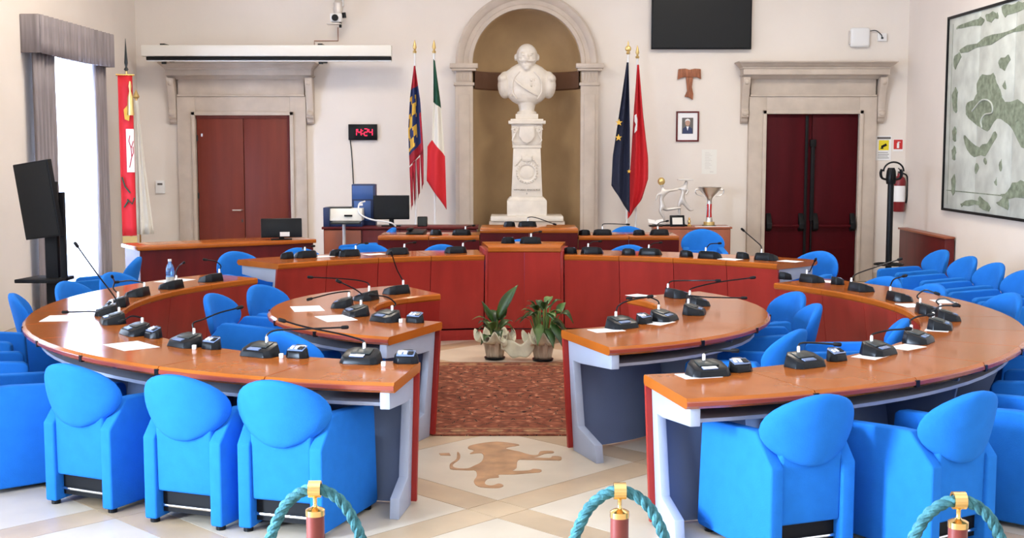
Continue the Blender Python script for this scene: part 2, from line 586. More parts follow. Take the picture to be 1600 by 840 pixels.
# arch surround: two pilasters with capitals carry a moulded arch ring
tr = bpy.data.objects.new('trim_2', None)
COL.objects.link(tr)
tr['kind'] = 'structure'
ring = MB()
prof = [(0.75, 0.0), (0.75, -0.10), (0.80, -0.10), (0.815, -0.08), (0.87, -0.09), (0.89, -0.115), (0.955, -0.13), (0.985, -0.10), (0.985, 0.0)]
vs, n = [], 36
for i in range(n + 1):
    an = PI * i / n
    vs += [(NX + r_ * math.cos(an), YB + d_, NZ + r_ * math.sin(an)) for r_, d_ in prof]
m_ = len(prof)
fs = [(i * m_ + k, (i + 1) * m_ + k, (i + 1) * m_ + (k + 1) % m_, i * m_ + (k + 1) % m_) for i in range(n) for k in range(m_)]
ring.add(vs, fs)
ring.build('arch_ring', 'stone', tr)
for s in (-1, 1):
    a, b = sorted((NX + s * 0.745, NX + s * 0.99))
    p = MB().box(a, b, YB - 0.10, YB, 0, 2.75)
    p.box(a + 0.045, b - 0.045, YB - 0.115, YB - 0.10, 0.3, 2.60)
    p.build('pilaster', 'stone', tr, bevel=0.006)
    c = MB().box(a - 0.02, b + 0.02, YB - 0.12, YB, 2.72, 2.76)
    c.box(a + 0.01, b - 0.01, YB - 0.105, YB, 2.76, 2.92)
    for k in range(5):
        x = a + 0.035 + k * (b - a - 0.07) / 4
        c.box(x - 0.012, x + 0.012, YB - 0.115, YB - 0.105, 2.78, 2.90)
    c.box(a - 0.045, b + 0.045, YB - 0.15, YB, 2.92, 2.955)
    c.box(a - 0.07, b + 0.07, YB - 0.17, YB, 2.955, 3.02)
    c.build('capital', 'stone', tr, bevel=0.005)


def frustum(mb, x0, x1, z0, z1, o0, o1, side=True):
    """a moulding course against the back wall that grows from projection o0 to o1"""
    e0, e1 = (o0, o1) if side else (0, 0)
    mb.hexa([(x0 - e0, YB - o0, z0), (x1 + e0, YB - o0, z0), (x1 + e0, YB, z0), (x0 - e0, YB, z0),
             (x0 - e1, YB - o1, z1), (x1 + e1, YB - o1, z1), (x1 + e1, YB, z1), (x0 - e1, YB, z1)])


def door_surround(name, x0, x1, zt, jl, jr, zf0, zf1, zc1, dx):
    """x0..x1 the opening, zt its head, jl/jr jamb widths, frieze zf0..zf1, cornice up to zc1, dx cornice overhang"""
    t = bpy.data.objects.new(name, None)
    COL.objects.link(t)
    t['kind'] = 'structure'
    for a, b in ((x0 - jl, x0), (x1, x1 + jr)):
        j = MB().box(a, b, YB - 0.10, YB, 0, zf0)
        i0, i1 = (b - 0.05, b) if a < x0 else (a, a + 0.05)
        j.box(i0, i1, YB - 0.13, YB - 0.10, 0, zt + 0.05)
        j.build('jamb', 'stone', t, bevel=0.005)
    h = MB().box(x0, x1, YB - 0.10, YB, zt, zf0)
    h.box(x0 - 0.05, x1 + 0.05, YB - 0.13, YB - 0.10, zt, zt + 0.05)
    h.build('head', 'stone', t, bevel=0.005)
    f = MB().box(x0 - jl + 0.01, x1 + jr - 0.01, YB - 0.12, YB, zf0, zf0 + 0.025)
    f.box(x0 - jl + 0.02, x1 + jr - 0.02, YB - 0.085, YB, zf0 + 0.025, zf1)
    f.build('frieze', 'stone', t, bevel=0.004)
    a, b = x0 - jl + 0.02, x1 + jr - 0.02
    c = MB()
    frustum(c, a, b, zf1, zf1 + 0.05, 0.10, 0.15)
    h_ = (zc1 - zf1 - 0.05)
    e = 0.15
    c.box(a - dx * 0.62, b + dx * 0.62, YB - 0.26, YB, zf1 + 0.05, zf1 + 0.05 + h_ * 0.45)
    z = zf1 + 0.05 + h_ * 0.45
    aa, bb = a - dx * 0.62, b + dx * 0.62
    for (o0, o1, k0, k1) in ((0.27, 0.28, 0, 0.12), (0.28, 0.33, 0.12, 0.32), (0.33, 0.36, 0.32, 0.45), (0.37, 0.37, 0.45, 0.55)):
        za, zb = z + h_ * k0, z + h_ * k1
        q0, q1 = (o0 - 0.26) / 0.11 * dx * 0.38, (o1 - 0.26) / 0.11 * dx * 0.38
        c.hexa([(aa - q0, YB - o0, za), (bb + q0, YB - o0, za), (bb + q0, YB, za), (aa - q0, YB, za),
                (aa - q1, YB - o1, zb), (bb + q1, YB - o1, zb), (bb + q1, YB, zb), (aa - q1, YB, zb)])
    c.build('cornice', 'stone', t, bevel=0.003)
    prof = [(0, 0.60), (-0.22, 0.60), (-0.22, 0.53), (-0.17, 0.44), (-0.12, 0.30), (-0.10, 0.17), (-0.13, 0.12), (-0.13, 0.06), (-0.08, 0.04), (-0.07, 0.0), (-0.03, -0.03), (0, -0.03)]
    for xc in (x0 - jl - 0.06, x1 + jr + 0.06):
        k = MB().prism([(YB + p, zf1 - 0.58 + q) for p, q in prof], xc - 0.05, xc + 0.05, 'x')
        k.ellipsoid((xc, YB - 0.12, zf1 - 0.47), (0.055, 0.035, 0.04))
        k.ellipsoid((xc, YB - 0.18, zf1 - 0.04), (0.055, 0.05, 0.05))
        k.build('console_bracket', 'stone', t, bevel=0.006)
    return t


door_surround('trim_3', -4.34, -3.03, 2.31, 0.25, 0.22, 2.57, 2.80, 3.02, 0.20)
door_surround('trim_4', 3.57, 4.86, 2.33, 0.24, 0.24, 2.57, 2.81, 3.04, 0.22)


def door_leafs(name, x0, x1, zt, m):
    d = bpy.data.objects.new(name, None)
    COL.objects.link(d)
    d['kind'] = 'structure'
    mid = (x0 + x1) / 2
    leaves = []
    for a, b in ((x0 + 0.01, mid - 0.004), (mid + 0.004, x1 - 0.01)):
        leaves.append(MB().box(a, b, YB - 0.06, YB - 0.005, 0.01, zt).build('door_leaf', m, d, bevel=0.004))
    return d, leaves


d1, lv = door_leafs('door_1', -4.34, -3.03, 2.31, 'door_l')
hd = MB().tube([(-3.73, YB - 0.06, 1.0), (-3.73, YB - 0.11, 1.0), (-3.85, YB - 0.11, 1.0)], 0.011, 8)
hd.lathe([(0.02, 0), (0.02, 0.008)], 12, (-3.73, YB - 0.07, 1.0)).build('handle', 'silver', lv[0])
MB().box(-3.735, -3.715, YB - 0.065, YB - 0.06, 0.83, 0.87).build('lock_plate', 'charcoal', lv[0])
MB().box(-4.27, -4.25, YB - 0.075, YB - 0.06, 2.02, 2.06).build('hook', 'silver', lv[0])
for lf, x in ((lv[0], -4.325), (lv[1], -3.045)):
    for z in (0.4, 1.2, 2.0):
        MB().tube([(x, YB - 0.065, z - 0.04), (x, YB - 0.065, z + 0.04)], 0.009, 8).build('hinge', 'charcoal', lf)
MB().box(-4.34, -3.03, YB - 0.075, YB - 0.06, 2.27, 2.31).build('door_stop', 'door_l', d1)
MB().box(-3.07, -3.03, YB - 0.085, YB - 0.06, 0, 2.31).build('door_stop', 'dark_and_shaded_wood', d1)

d2, lv = door_leafs('door_2', 3.57, 4.86, 2.33, 'door_r')
MB().box(4.12, 4.16, YB - 0.085, YB - 0.06, 0.02, 2.31).build('meeting_stile', 'black_matt', lv[0], bevel=0.004)
MB().box(4.20, 4.25, YB - 0.11, YB - 0.06, 0.85, 1.92).build('vertical_bolt', 'black_matt', lv[1], bevel=0.006)
MB().box(4.185, 4.265, YB - 0.12, YB - 0.06, 1.88, 1.98).build('bolt_head', 'black_matt', lv[1], bevel=0.006)
MB().tube([(4.225, YB - 0.08, 0.85), (4.225, YB - 0.08, 0.05)], 0.012, 8).build('bolt_rod', 'black_matt', lv[1])
for lf, a, b in ((lv[0], 3.60, 4.11), (lv[1], 4.25, 4.83)):
    MB().tube([(a + 0.02, YB - 0.12, 0.78), (b - 0.02, YB - 0.12, 0.78)], 0.02, 10).build('push_bar', 'door_r', lf)
    for x in (a + 0.03, b - 0.03):
        MB().prism([(YB - 0.06, 0.70), (YB - 0.16, 0.74), (YB - 0.16, 0.82), (YB - 0.06, 0.96)], x - 0.035, x + 0.035, 'x').build('bar_bracket', 'black_matt', lf, bevel=0.008)

# windows of the left wall
for k, (wy, ww, z0, z1) in enumerate(WINDOWS):
    w = bpy.data.objects.new('window_%d' % (k + 1), None)
    COL.objects.link(w)
    w['kind'] = 'structure'
    a, b = wy - ww / 2, wy + ww / 2
    x = XL - 0.14
    fr = MB()
    for y0, y1, c0, c1 in ((a, a + 0.06, z0, z1), (b - 0.06, b, z0, z1), (a, b, z0, z0 + 0.07), (a, b, z1 - 0.06, z1), (wy - 0.045, wy + 0.045, z0, z1), (a, b, z0 + (z1 - z0) * 0.72 - 0.03, z0 + (z1 - z0) * 0.72 + 0.03)):
        fr.box(x - 0.03, x + 0.03, y0, y1, c0, c1)
    fr.build('window_frame', 'white', w)
    MB().box(x - 0.004, x + 0.004, a + 0.03, b - 0.03, z0 + 0.03, z1 - 0.03).build('pane', 'glass', w, smooth=False)
    if k < 4:
        MB().box(XL - 0.14, XL + 0.05, a - 0.05, b + 0.05, z0 - 0.04, z0).build('window_sill', 'stone', w)

struct(MB().box(XR - 0.02, XR, YF, YB, 0, 0.12).build('baseboard_right', 'stone', bevel=0.004))
bb = MB()
for a, b in ((XL, -4.60), (-2.80, -0.74), (1.25, 3.32), (5.11, XR)):
    bb.box(a, b, YB - 0.02, YB, 0, 0.12)
struct(bb.build('baseboard_back', 'stone', bevel=0.004))

# stone inlay of a striding lion in the square before the rug
lion = thing('floor_inlay', 'brown marble lion inlaid in the cream floor square before the rug', 'floor inlay')
LION = [ (-0.246, 7.735), (-0.169, 7.808), (-0.074, 7.845), (0.014, 7.807), (0.066, 7.752), (-0.021, 7.680), (0.031, 7.609), (0.065, 7.584), (0.131, 7.505), (0.177, 7.501), (0.196, 7.591), (0.269, 7.598), (0.274, 7.549), (0.220, 7.528), (0.172, 7.460), (0.130, 7.447), (0.246, 7.420), (0.265, 7.470), (0.318, 7.453), (0.311, 7.370), (0.261, 7.370), (0.113, 7.380), (0.055, 7.370), (0.045, 7.193), (0.022, 7.124), (0.117, 7.130), (0.142, 7.168), (0.189, 7.146), (0.180, 7.093), (0.124, 7.075), (0.028, 7.045), (-0.058, 7.039), (-0.058, 6.979), (-0.120, 6.950), (-0.134, 6.839), (-0.095, 6.805), (-0.057, 6.848), (-0.030, 6.805), (-0.056, 6.760), (-0.109, 6.760), (-0.171, 6.788), (-0.198, 6.891), (-0.184, 7.009), (-0.195, 7.131), (-0.235, 7.137), (-0.332, 7.156), (-0.349, 7.219), (-0.347, 7.296), (-0.317, 7.404), (-0.319, 7.575), (-0.299, 7.506), (-0.300, 7.388), (-0.333, 7.273), (-0.316, 7.194), (-0.245, 7.178), (-0.206, 7.241), (-0.167, 7.322), (-0.154, 7.454), (-0.172, 7.550), (-0.240, 7.530), (-0.216, 7.610), (-0.254, 7.663) ]
LION_TUFT = [ (-0.430, 7.540), (-0.367, 7.551), (-0.356, 7.489), (-0.419, 7.496) ]

MB().prism(smooth_outline(LION), 0.0, 0.0025).build('lion_figure', 'lion', lion, smooth=False)
MB().prism(LION_TUFT, 0.0, 0.0025).build('tail_tuft', 'lion', lion, smooth=False)


# ------------------------------------------------------------------ desks
LO, RO, LI, RI, DA = (-0.1, 9.2), (0.14, 8.8), (-0.1, 8.9), (-0.05, 8.81), (0.15, 8.97)


def end_profile(d, ht):
    """C shaped end frame in (outward, z): top arm, upright along the front panel, foot"""
    return [(0.042, ht), (d * 0.95, ht), (d * 0.95, ht - 0.085), (d * 0.25 + 0.06, ht - 0.125), (0.125, ht - 0.125),
            (0.205, 0.165), (d * 0.64, 0.105), (d * 0.67, 0.0), (0.135, 0.0)]


def arc_desk(name, label, c, r0, r1, a0, a1, n, ht=0.74, zb=0.0, ends=(True, True), supports=(), group=None, front='panel'):
    t = thing(name, label, 'desk', (c[0], c[1], zb), 0, group)
    th, d, h = 0.052, r1 - r0, ht - zb
    da = (a1 - a0) / n
    gap = 0.05
    for i in range(n):
        b0, b1 = a0 + i * da + gap, a0 + (i + 1) * da - gap
        MB().arc([(r0, h - th + 0.012), (r0 + 0.012, h - th), (r1 - 0.02, h - th), (r1, h - th + 0.014), (r1, h - 0.014), (r1 - 0.014, h), (r0 + 0.012, h), (r0, h - 0.010)],
                 b0, b1, 3).build('tabletop_section', 'top', t, ang=22)
        MB().arc([(r1 - 0.004, h - th + 0.012), (r1 + 0.006, h - th + 0.016), (r1 + 0.006, h - 0.018), (r1 - 0.004, h - 0.012)], b0, b1, 3).build('edge_band', 'edge', t, ang=50)
        p = [(r0 + 0.012, h - th), (r0 + 0.105, 0.015), (r0 + 0.13, 0.015), (r0 + 0.037, h - th)]
        MB().arc(p, b0, b1, 4).build('front_panel', 'panel', t, ang=50)
        if i:
            an = a0 + i * da
            MB().box(r1 - 0.012, r1 + 0.0085, -0.014, 0.014, h - th + 0.006, h - 0.012).transform(Matrix.Rotation(R(an), 4, 'Z')).build('joint_cap', 'black', t)
    e = math.degrees(0.06 / r0)
    MB().arc([(r0 + 0.045, h - th), (r0 + 0.140, 0.015), (r0 + 0.150, 0.015), (r0 + 0.055, h - th)], a0 + e, a1 - e, n * 3).build('modesty_panel', 'grey_dark', t, ang=50)
    MB().arc([(r0 + 0.06, h - 0.135), (r1 - 0.10, h - 0.135), (r1 - 0.10, h - 0.117), (r0 + 0.06, h - 0.117)], a0 + e, a1 - e, n * 3).build('under_shelf', 'grey', t, ang=50)
    pr = [(r0 + x, z) for x, z in end_profile(d, h - th)]
    for an, k, y0 in [(a0, ends[0], 0.03), (a1, ends[1], -0.08)]:
        if k:
            MB().prism([(x, z) for x, z in pr], y0, y0 + 0.05, 'y').transform(Matrix.Rotation(R(an), 4, 'Z')).build('end_frame', 'grey', t, bevel=0.004)
    for i in supports:
        an = a0 + i * da
        MB().prism([(r0 + 0.05, h - th), (r0 + d * 0.80, h - th), (r0 + d * 0.74, h - 0.25), (r0 + 0.30, 0.03), (r0 + 0.15, 0.03)], -0.012, 0.012, 'y').transform(Matrix.Rotation(R(an), 4, 'Z')).build('support_panel', 'grey_dark', t, bevel=0.003)
    return t


arc_desk('curved_desk', 'large curved orange wood desk of the outer ring, on the curtained window side', LO, 2.65, 3.27, 142, 262, 10, supports=(2, 4, 6, 8), group='horseshoe desks')
arc_desk('curved_desk', 'large curved orange wood desk of the outer ring, on the coat stand side', RO, 2.65, 3.29, -78.3, 38, 10, supports=(1, 3, 5, 7), group='horseshoe desks')
arc_desk('inner_curved_desk', 'small curved wood desk of the inner ring with two paper sheets, left of the plants', LI, 0.86, 1.60, 120, 247, 6, supports=(2, 4), group='horseshoe desks')
arc_desk('inner_curved_desk', 'small curved wood desk of the inner ring, right of the plants', RI, 1.13, 1.87, -70.5, 33, 5, supports=(2, 4), group='horseshoe desks')

# platforms behind the dais
pf = MB().arc([(3.172, 0.0), (4.75, 0.0), (4.75, 0.1), (3.172, 0.1)], 40, 139, 30).build('platform', 'dark_and_shaded_wood')
pf.location = (DA[0], DA[1], 0)
tag(pf, 'low curved wooden platform step under the long council dais', 'platform')
pf2 = MB().box(-1.80, 2.75, 13.74, 15.38, 0, 0.15).build('rear_platform', 'dark_and_shaded_wood', bevel=0.005)
tag(pf2, 'straight wooden platform under the rear dais row', 'platform')

dais = arc_desk('dais_desk', 'long curved red wood dais facing the plants, left of the raised lectern seat', DA, 3.06, 3.70, 97.2, 136.2, 4, ht=0.84, zb=0.1, ends=(False, True), group='dais front row')
dais2 = arc_desk('dais_desk', 'long curved red wood dais facing the plants, right of the raised lectern seat', DA, 3.06, 3.70, 43.0, 82.8, 4, ht=0.84, zb=0.1, ends=(True, False), group='dais front row')
# raised middle of the front row
rd = thing('raised_dais_desk', 'raised middle section of the curved front dais, between its two wings', 'desk', (DA[0], DA[1], 0.1), 0, 'dais front row')
MB().arc([(3.035, 0.775), (3.05, 0.765), (3.70, 0.765), (3.70, 0.82), (3.05, 0.82), (3.035, 0.81)], 83.4, 96.6, 6).build('tabletop_section', 'top', rd, ang=50)
for b0, b1 in ((83.45, 89.99), (90.01, 96.55)):
    MB().arc([(3.045, 0.765), (3.12, 0.015), (3.145, 0.015), (3.075, 0.765)], b0, b1, 4).build('front_panel', 'panel', rd, ang=50)
for an in (83.2, 96.8):
    MB().prism([(3.05, 0.78), (3.68, 0.78), (3.60, 0.02), (3.16, 0.02), (3.12, 0.1)], -0.014, 0.014, 'y').transform(Matrix.Rotation(R(an), 4, 'Z')).build('side_panel', 'panel', rd, bevel=0.003)
pl = MB().arc([(3.15, 0.0), (3.17, 0.0), (3.17, 0.1), (3.15, 0.1)], 40, 139, 36).build('plinth', 'panel', ang=50)
pl.location = (DA[0], DA[1], 0)
tag(pl, 'red wood plinth board along the foot of the curved dais', 'plinth')


def straight_desk(name, label, x0, x1, y0, zb, ht, n, ends, group):
    t = thing(name, label, 'desk', (0, y0, zb), 0, group)
    h, d, th = ht - zb, 0.66, 0.045
    w = (x1 - x0) / n
    for i in range(n):
        a, b = x0 + i * w + 0.002, x0 + (i + 1) * w - 0.002
        MB().box(a, b, 0, d, h - th, h).build('tabletop_section', 'top', t, bevel=0.008)
        MB().hexa([(a, 0.10, 0.0), (b, 0.10, 0.0), (b, 0.125, 0.0), (a, 0.125, 0.0), (a, 0.012, h - th), (b, 0.012, h - th), (b, 0.04, h - th), (a, 0.04, h - th)]).build('front_panel', 'dark_and_shaded_wood', t)  # cherry like the front row; its shade is put into the darker colour
    for x, k in ((x0 + 0.025, ends[0]), (x1 - 0.025, ends[1])):
        if k:
            MB().prism(end_profile(d, h - th), x - 0.025, x + 0.025, 'x').build('end_frame', 'grey', t, bevel=0.004)
    return t


straight_desk('rear_dais_desk', 'straight shade-darkened wood rear dais row left of its raised middle, before the flags', -1.46, -0.325, 13.85, 0.15, 0.89, 2, (True, False), 'dais rear row')
straight_desk('rear_dais_desk', 'straight shade-darkened wood rear dais row right of its raised middle', 0.775, 1.90, 13.85, 0.15, 0.89, 2, (False, True), 'dais rear row')
rr = thing('raised_rear_desk', 'raised middle of the rear dais row in front of the bust', 'desk', (0, 13.85, 0.15), 0, 'dais rear row')
MB().box(-0.32, 0.77, -0.02, 0.70, 0.775, 0.825).build('tabletop_section', 'top', rr, bevel=0.008)
for a, b in ((-0.318, 0.224), (0.226, 0.768)):
    MB().hexa([(a, 0.08, 0), (b, 0.08, 0), (b, 0.105, 0), (a, 0.105, 0), (a, 0.0, 0.775), (b, 0.0, 0.775), (b, 0.03, 0.775), (a, 0.03, 0.775)]).build('front_panel', 'dark_and_shaded_wood', rr)  # same wood as the front dais, darkened to carry the shade
for x in (-0.318, 0.745):
    MB().box(x, x + 0.023, 0.05, 0.66, 0, 0.775).build('side_panel', 'dark_and_shaded_wood', rr)

# desk beside the left door
pd = thing('press_desk', 'dark wood desk by the left door with a monitor on it', 'desk', (-3.155, 14.08, 0), 33)
MB().box(-1.05, 1.05, -0.03, 0.60, 0.755, 0.80).build('tabletop', 'top', pd, bevel=0.008)
MB().box(-1.02, 1.02, 0.0, 0.025, 0.02, 0.755).build('front_panel', 'dark_and_shaded_wood', pd)
for x in (-1.02, 0.995):
    MB().box(x, x + 0.025, 0.025, 0.56, 0.0, 0.755).build('side_panel', 'dark_and_shaded_wood', pd)

# sideboards along the back wall
sb = thing('sideboard', 'low orange brown sideboard left of the flags, holding the printer', 'cabinet', (0, 0, 0))
MB().box(-2.30, -0.40, 15.47, 15.93, 0.06, 0.86).build('body', 'dark_and_shaded_wood', sb, bevel=0.004)
MB().box(-2.32, -0.38, 15.44, 15.95, 0.86, 0.89).build('top', 'dark_and_shaded_wood', sb, bevel=0.005)
MB().box(-2.28, -0.42, 15.50, 15.90, 0.0, 0.06).build('base', 'black_matt', sb)
for k in range(4):
    x = -2.29 + k * 0.475
    dr = MB().box(x, x + 0.455, 15.45, 15.47, 0.09, 0.85).build('door', 'cab' if k == 0 else 'dark_and_shaded_wood', sb, bevel=0.004)
    MB().box(x + 0.40, x + 0.415, 15.43, 15.45, 0.55, 0.67).build('handle', 'black', dr)
cr = thing('trophy_sideboard', 'low brown sideboard against the back wall carrying the trophies', 'cabinet', (0, 0, 0))
MB().box(1.95, 2.96, 16.62, 17.05, 0.06, 0.79).build('body', 'cab', cr, bevel=0.004)
MB().box(1.93, 2.98, 16.60, 17.07, 0.79, 0.815).build('top', 'cab', cr, bevel=0.005)
MB().box(1.97, 2.94, 16.66, 17.0, 0.0, 0.06).build('base', 'black_matt', cr)
for k in range(2):
    x = 1.96 + k * 0.498
    dr = MB().box(x, x + 0.490, 16.60, 16.62, 0.09, 0.78).build('door', 'cab', cr, bevel=0.004)
    MB().box(x + 0.40, x + 0.415, 16.585, 16.60, 0.45, 0.57).build('handle', 'black', dr)
wp = thing('wall_panel_box', 'dark wood panel box standing on the floor against the right wall', 'cabinet', (0, 0, 0))
MB().box(5.40, XR - 0.021, 15.4, 17.2, 0.0, 0.745).build('body', 'dark_and_shaded_wood', wp, bevel=0.004)
MB().box(5.38, XR - 0.021, 15.38, 17.22, 0.745, 0.77).build('top', 'cab', wp, bevel=0.004)

# ------------------------------------------------------------------ chairs
def chair_proto(label):
    t = thing('tub_chair', label, 'chair')
    W, D = 0.192, 0.60          # half width at the rear, depth
    sp = R(2.5)
    for s in (-1, 1):
        # side panel: outline in (forward, z); rear top corner cut where the backrest sits
        o = [(0.0, 0.022), (0.0, 0.44), (0.13, 0.585), (0.20, 0.585), (0.56, 0.560), (0.585, 0.54), (0.60, 0.30), (0.615, 0.04), (0.60, 0.022)]
        p = MB().prism(o, -0.035, 0.035, 'x')
        p.transform(Matrix.Translation((s * (W + 0.0), -D / 2, 0)) @ Matrix.Rotation(-s * sp, 4, 'Z'))
        sd = p.build('side_panel', 'blue', t, bevel=0.016, seg=3)
        for y in (0.04, 0.55):
            f = MB().lathe([(0.024, 0), (0.024, 0.03)], 10, (0, y, 0))
            f.transform(Matrix.Translation((s * W, -D / 2, 0)) @ Matrix.Rotation(-s * sp, 4, 'Z')).build('foot', 'black', sd)
    # back panel below the backrest
    bp = MB().hexa([(-W + 0.03, -0.28, 0.165), (W - 0.03, -0.28, 0.165), (W - 0.02, -0.22, 0.165), (-W + 0.02, -0.22, 0.165),
                    (-W + 0.03, -0.285, 0.54), (W - 0.03, -0.285, 0.54), (W - 0.02, -0.225, 0.54), (-W + 0.02, -0.225, 0.54)])
    bp.build('back_panel', 'blue', t, bevel=0.015, seg=3)
    # seat cushion widening towards the front
    sc = MB().prism([(-W + 0.03, -0.22), (W - 0.03, -0.22), (W + 0.0, 0.275), (-W - 0.0, 0.275)], 0.25, 0.43)
    sc.build('seat', 'blue', t, bevel=0.03, seg=3)
    # shield backrest: dome on top, tapering to a round point below, curved around the sitter
    def prof(z):                # half width over height 0..1
        if z > 0.50:
            k = (z - 0.50) / 0.50
            return 0.250 * max(0.0, 1 - k ** 2.2) ** 0.55
        k = 1 - z / 0.50
        return 0.250 * max(0.0, (1 - k ** 1.8)) ** 0.60
    nz, nx = 16, 12
    def pt(u, v, side):
        z = 0.5 - 0.5 * math.cos(PI * v)
        hw = max(prof(z), 0.004)
        x = (2 * u - 1) * hw
        edge = max(0.0, 1 - (2 * u - 1) ** 4) ** 0.5 * max(0.0, 1 - (2 * z - 1) ** 8) ** 0.5
        th = 0.008 + 0.026 * edge
        y = -0.312 - 0.075 * (z - 0.3) + 1.5 * x * x + side * th
        return (x, y, 0.435 + z * 0.345)
    b = MB()
    rim = []
    vs, fs = [], []
    for side in (-1, 1):
        for j in range(nz + 1):
            for i in range(nx + 1):
                vs.append(pt(i / nx, j / nz, side))
    N1 = (nz + 1) * (nx + 1)
    idx = lambda s, j, i: s * N1 + j * (nx + 1) + i
    for s in (0, 1):
        for j in range(nz):
            for i in range(nx):
                fs.append((idx(s, j, i), idx(s, j, i + 1), idx(s, j + 1, i + 1), idx(s, j + 1, i)))
    for j in range(nz):
        fs.append((idx(0, j, 0), idx(0, j + 1, 0), idx(1, j + 1, 0), idx(1, j, 0)))
        fs.append((idx(0, j, nx), idx(0, j + 1, nx), idx(1, j + 1, nx), idx(1, j, nx)))
    for i in range(nx):
        fs.append((idx(0, 0, i), idx(0, 0, i + 1), idx(1, 0, i + 1), idx(1, 0, i)))
        fs.append((idx(0, nz, i), idx(0, nz, i + 1), idx(1, nz, i + 1), idx(1, nz, i)))
    b.add(vs, fs).build('backrest', 'blue', t, ang=75)
    for y in (-0.245, 0.25):
        MB().tube([(-W - 0.01, y, 0.085), (W + 0.01, y, 0.085)], 0.008, 8).build('crossbar', 'chrome', t)
    MB().box(-W + 0.03, W - 0.03, -0.235, 0.24, 0.05, 0.25).build('seat_frame_and_shade', 'black_matt', t)  # black seat frame, carried down low to stand for the shade beneath the chair
    return t


CHAIRS = []


def ring_chair(c, ang, rr, label, z=0.0, group=None, turn=0):
    h = ang + 180 + turn
    x = c[0] + rr * math.cos(R(ang)) + 0.30 * math.cos(R(h))
    y = c[1] + rr * math.sin(R(ang)) + 0.30 * math.sin(R(h))
    CHAIRS.append(((x, y, z), h - 90, label, group))


def free_chair(x, y, heading, label, z=0.0, group=None):
    CHAIRS.append(((x + 0.3 * math.cos(R(heading)), y + 0.3 * math.sin(R(heading)), z), heading - 90, label, group))


G1, G2, G3, G4 = 'tub chairs around the outer ring', 'tub chairs of the inner ring', 'tub chairs of the dais', 'tub chairs along the right wall'
ring_chair(LO, 253, 3.45, turn=0, label='bright blue tub chair seen from behind, nearest the aisle on the left', group=G1)
ring_chair(LO, 244.3, 3.50, turn=5, label='bright blue tub chair seen from behind, middle of the three complete ones at lower left', group=G1)
ring_chair(LO, 233, 3.56, turn=12, label='bright blue tub chair seen from behind, leftmost of the three complete ones at lower left', group=G1)
ring_chair(LO, 220.2, 3.80, 'bright blue tub chair cut by the left picture edge, its side panel showing', group=G1)
ring_chair(LO, 205, 3.85, 'shaded blue tub chair at the left picture edge, under the curved desk corner', group=G1)
ring_chair(LO, 190, 3.95, 'shaded blue tub chair at the left picture edge, level with the paper sheet', group=G1)
ring_chair(LO, 177, 3.60, turn=22, label='blue tub chair seen edge-on at the far left tip of the outer desk', group=G1)
ring_chair(LO, 164, 3.64, 'blue tub chair in front of the black television stand', group=G1)
ring_chair(LO, 152.6, 3.78, 'blue tub chair in front of the grey curtain', group=G1)
free_chair(-3.78, 12.5, 190, 'bright blue tub chair seen side-on below the red banner', group=G1)
ring_chair(RO, -69, 3.48, 'bright blue tub chair seen from behind, nearest the aisle on the right', group=G1)
ring_chair(RO, -58.4, 3.74, 'bright blue tub chair seen from behind, second from the aisle on the right', group=G1)
ring_chair(RO, -46, 3.80, 'bright blue tub chair cut by the lower right picture edge', group=G1)
ring_chair(RO, -31, 3.75, 'shaded blue tub chair at the right picture edge, under the curved desk', group=G1)
ring_chair(RO, -15, 3.72, 'blue tub chair mostly beyond the right picture edge, beside the curved desk', group=G1)
ring_chair(RO, 9, 3.67, 'blue tub chair behind the right outer desk, nearest the right picture edge', group=G1)
ring_chair(RO, 20, 3.46, 'blue tub chair behind the right outer desk, before the wall row', group=G1)
ring_chair(RO, 30, 3.53, 'blue tub chair behind the right outer desk, beside the coat stand foot', group=G1)
ring_chair(LI, 151, 2.13, 'blue tub chair of the left inner ring, nearest the dais', group=G2)
ring_chair(LI, 168, 2.14, 'blue tub chair of the left inner ring with a microphone neck across it', group=G2)
ring_chair(LI, 229, 1.88, 'blue tub chair of the left inner ring with only its backrest top above the desk', group=G2)
ring_chair(RI, 16, 2.29, 'blue tub chair of the right inner ring, nearest the dais', group=G2)
ring_chair(RI, -2, 2.17, 'blue tub chair of the right inner ring, narrow in view, middle one', group=G2)
ring_chair(RI, -36, 2.18, 'blue tub chair of the right inner ring, nearest the camera and its desk', group=G2)
ring_chair(RI, -18, 2.68, 'blue tub chair pushed back from the right inner desk, hidden behind the outer desk', group=G2)
ring_chair(DA, 133, 4.05, 'blue tub chair at the left end of the dais', 0.1, G3)
ring_chair(DA, 123.3, 4.05, 'blue tub chair peeking over the dais, second from its left end', 0.1, G3)
ring_chair(DA, 112, 4.30, 'blue tub chair behind the dais, below the printer', 0.1, G3)
ring_chair(DA, 102.3, 3.90, 'blue tub chair peeking over the dais, just left of its raised middle', 0.1, G3)
free_chair(0.13, 13.50, -90, 'blue tub chair behind the raised middle of the front dais', 0.1, G3)
ring_chair(DA, 73.9, 3.90, 'blue tub chair peeking over the dais, right of its raised middle', 0.1, G3)
ring_chair(DA, 46.5, 4.10, 'blue tub chair at the right end of the dais, before the maroon door', 0.1, G3)
free_chair(1.43, 14.95, -90, 'blue tub chair behind the rear row, its top just visible near the red flag', 0.15, G3)
free_chair(2.24, 14.40, -95, 'blue tub chair at the right end of the rear row, before the trophies', 0.15, G3)
free_chair(-1.42, 14.75, 190, 'bright blue tub chair turned sideways at the left end of the rear row', 0.15, G3)
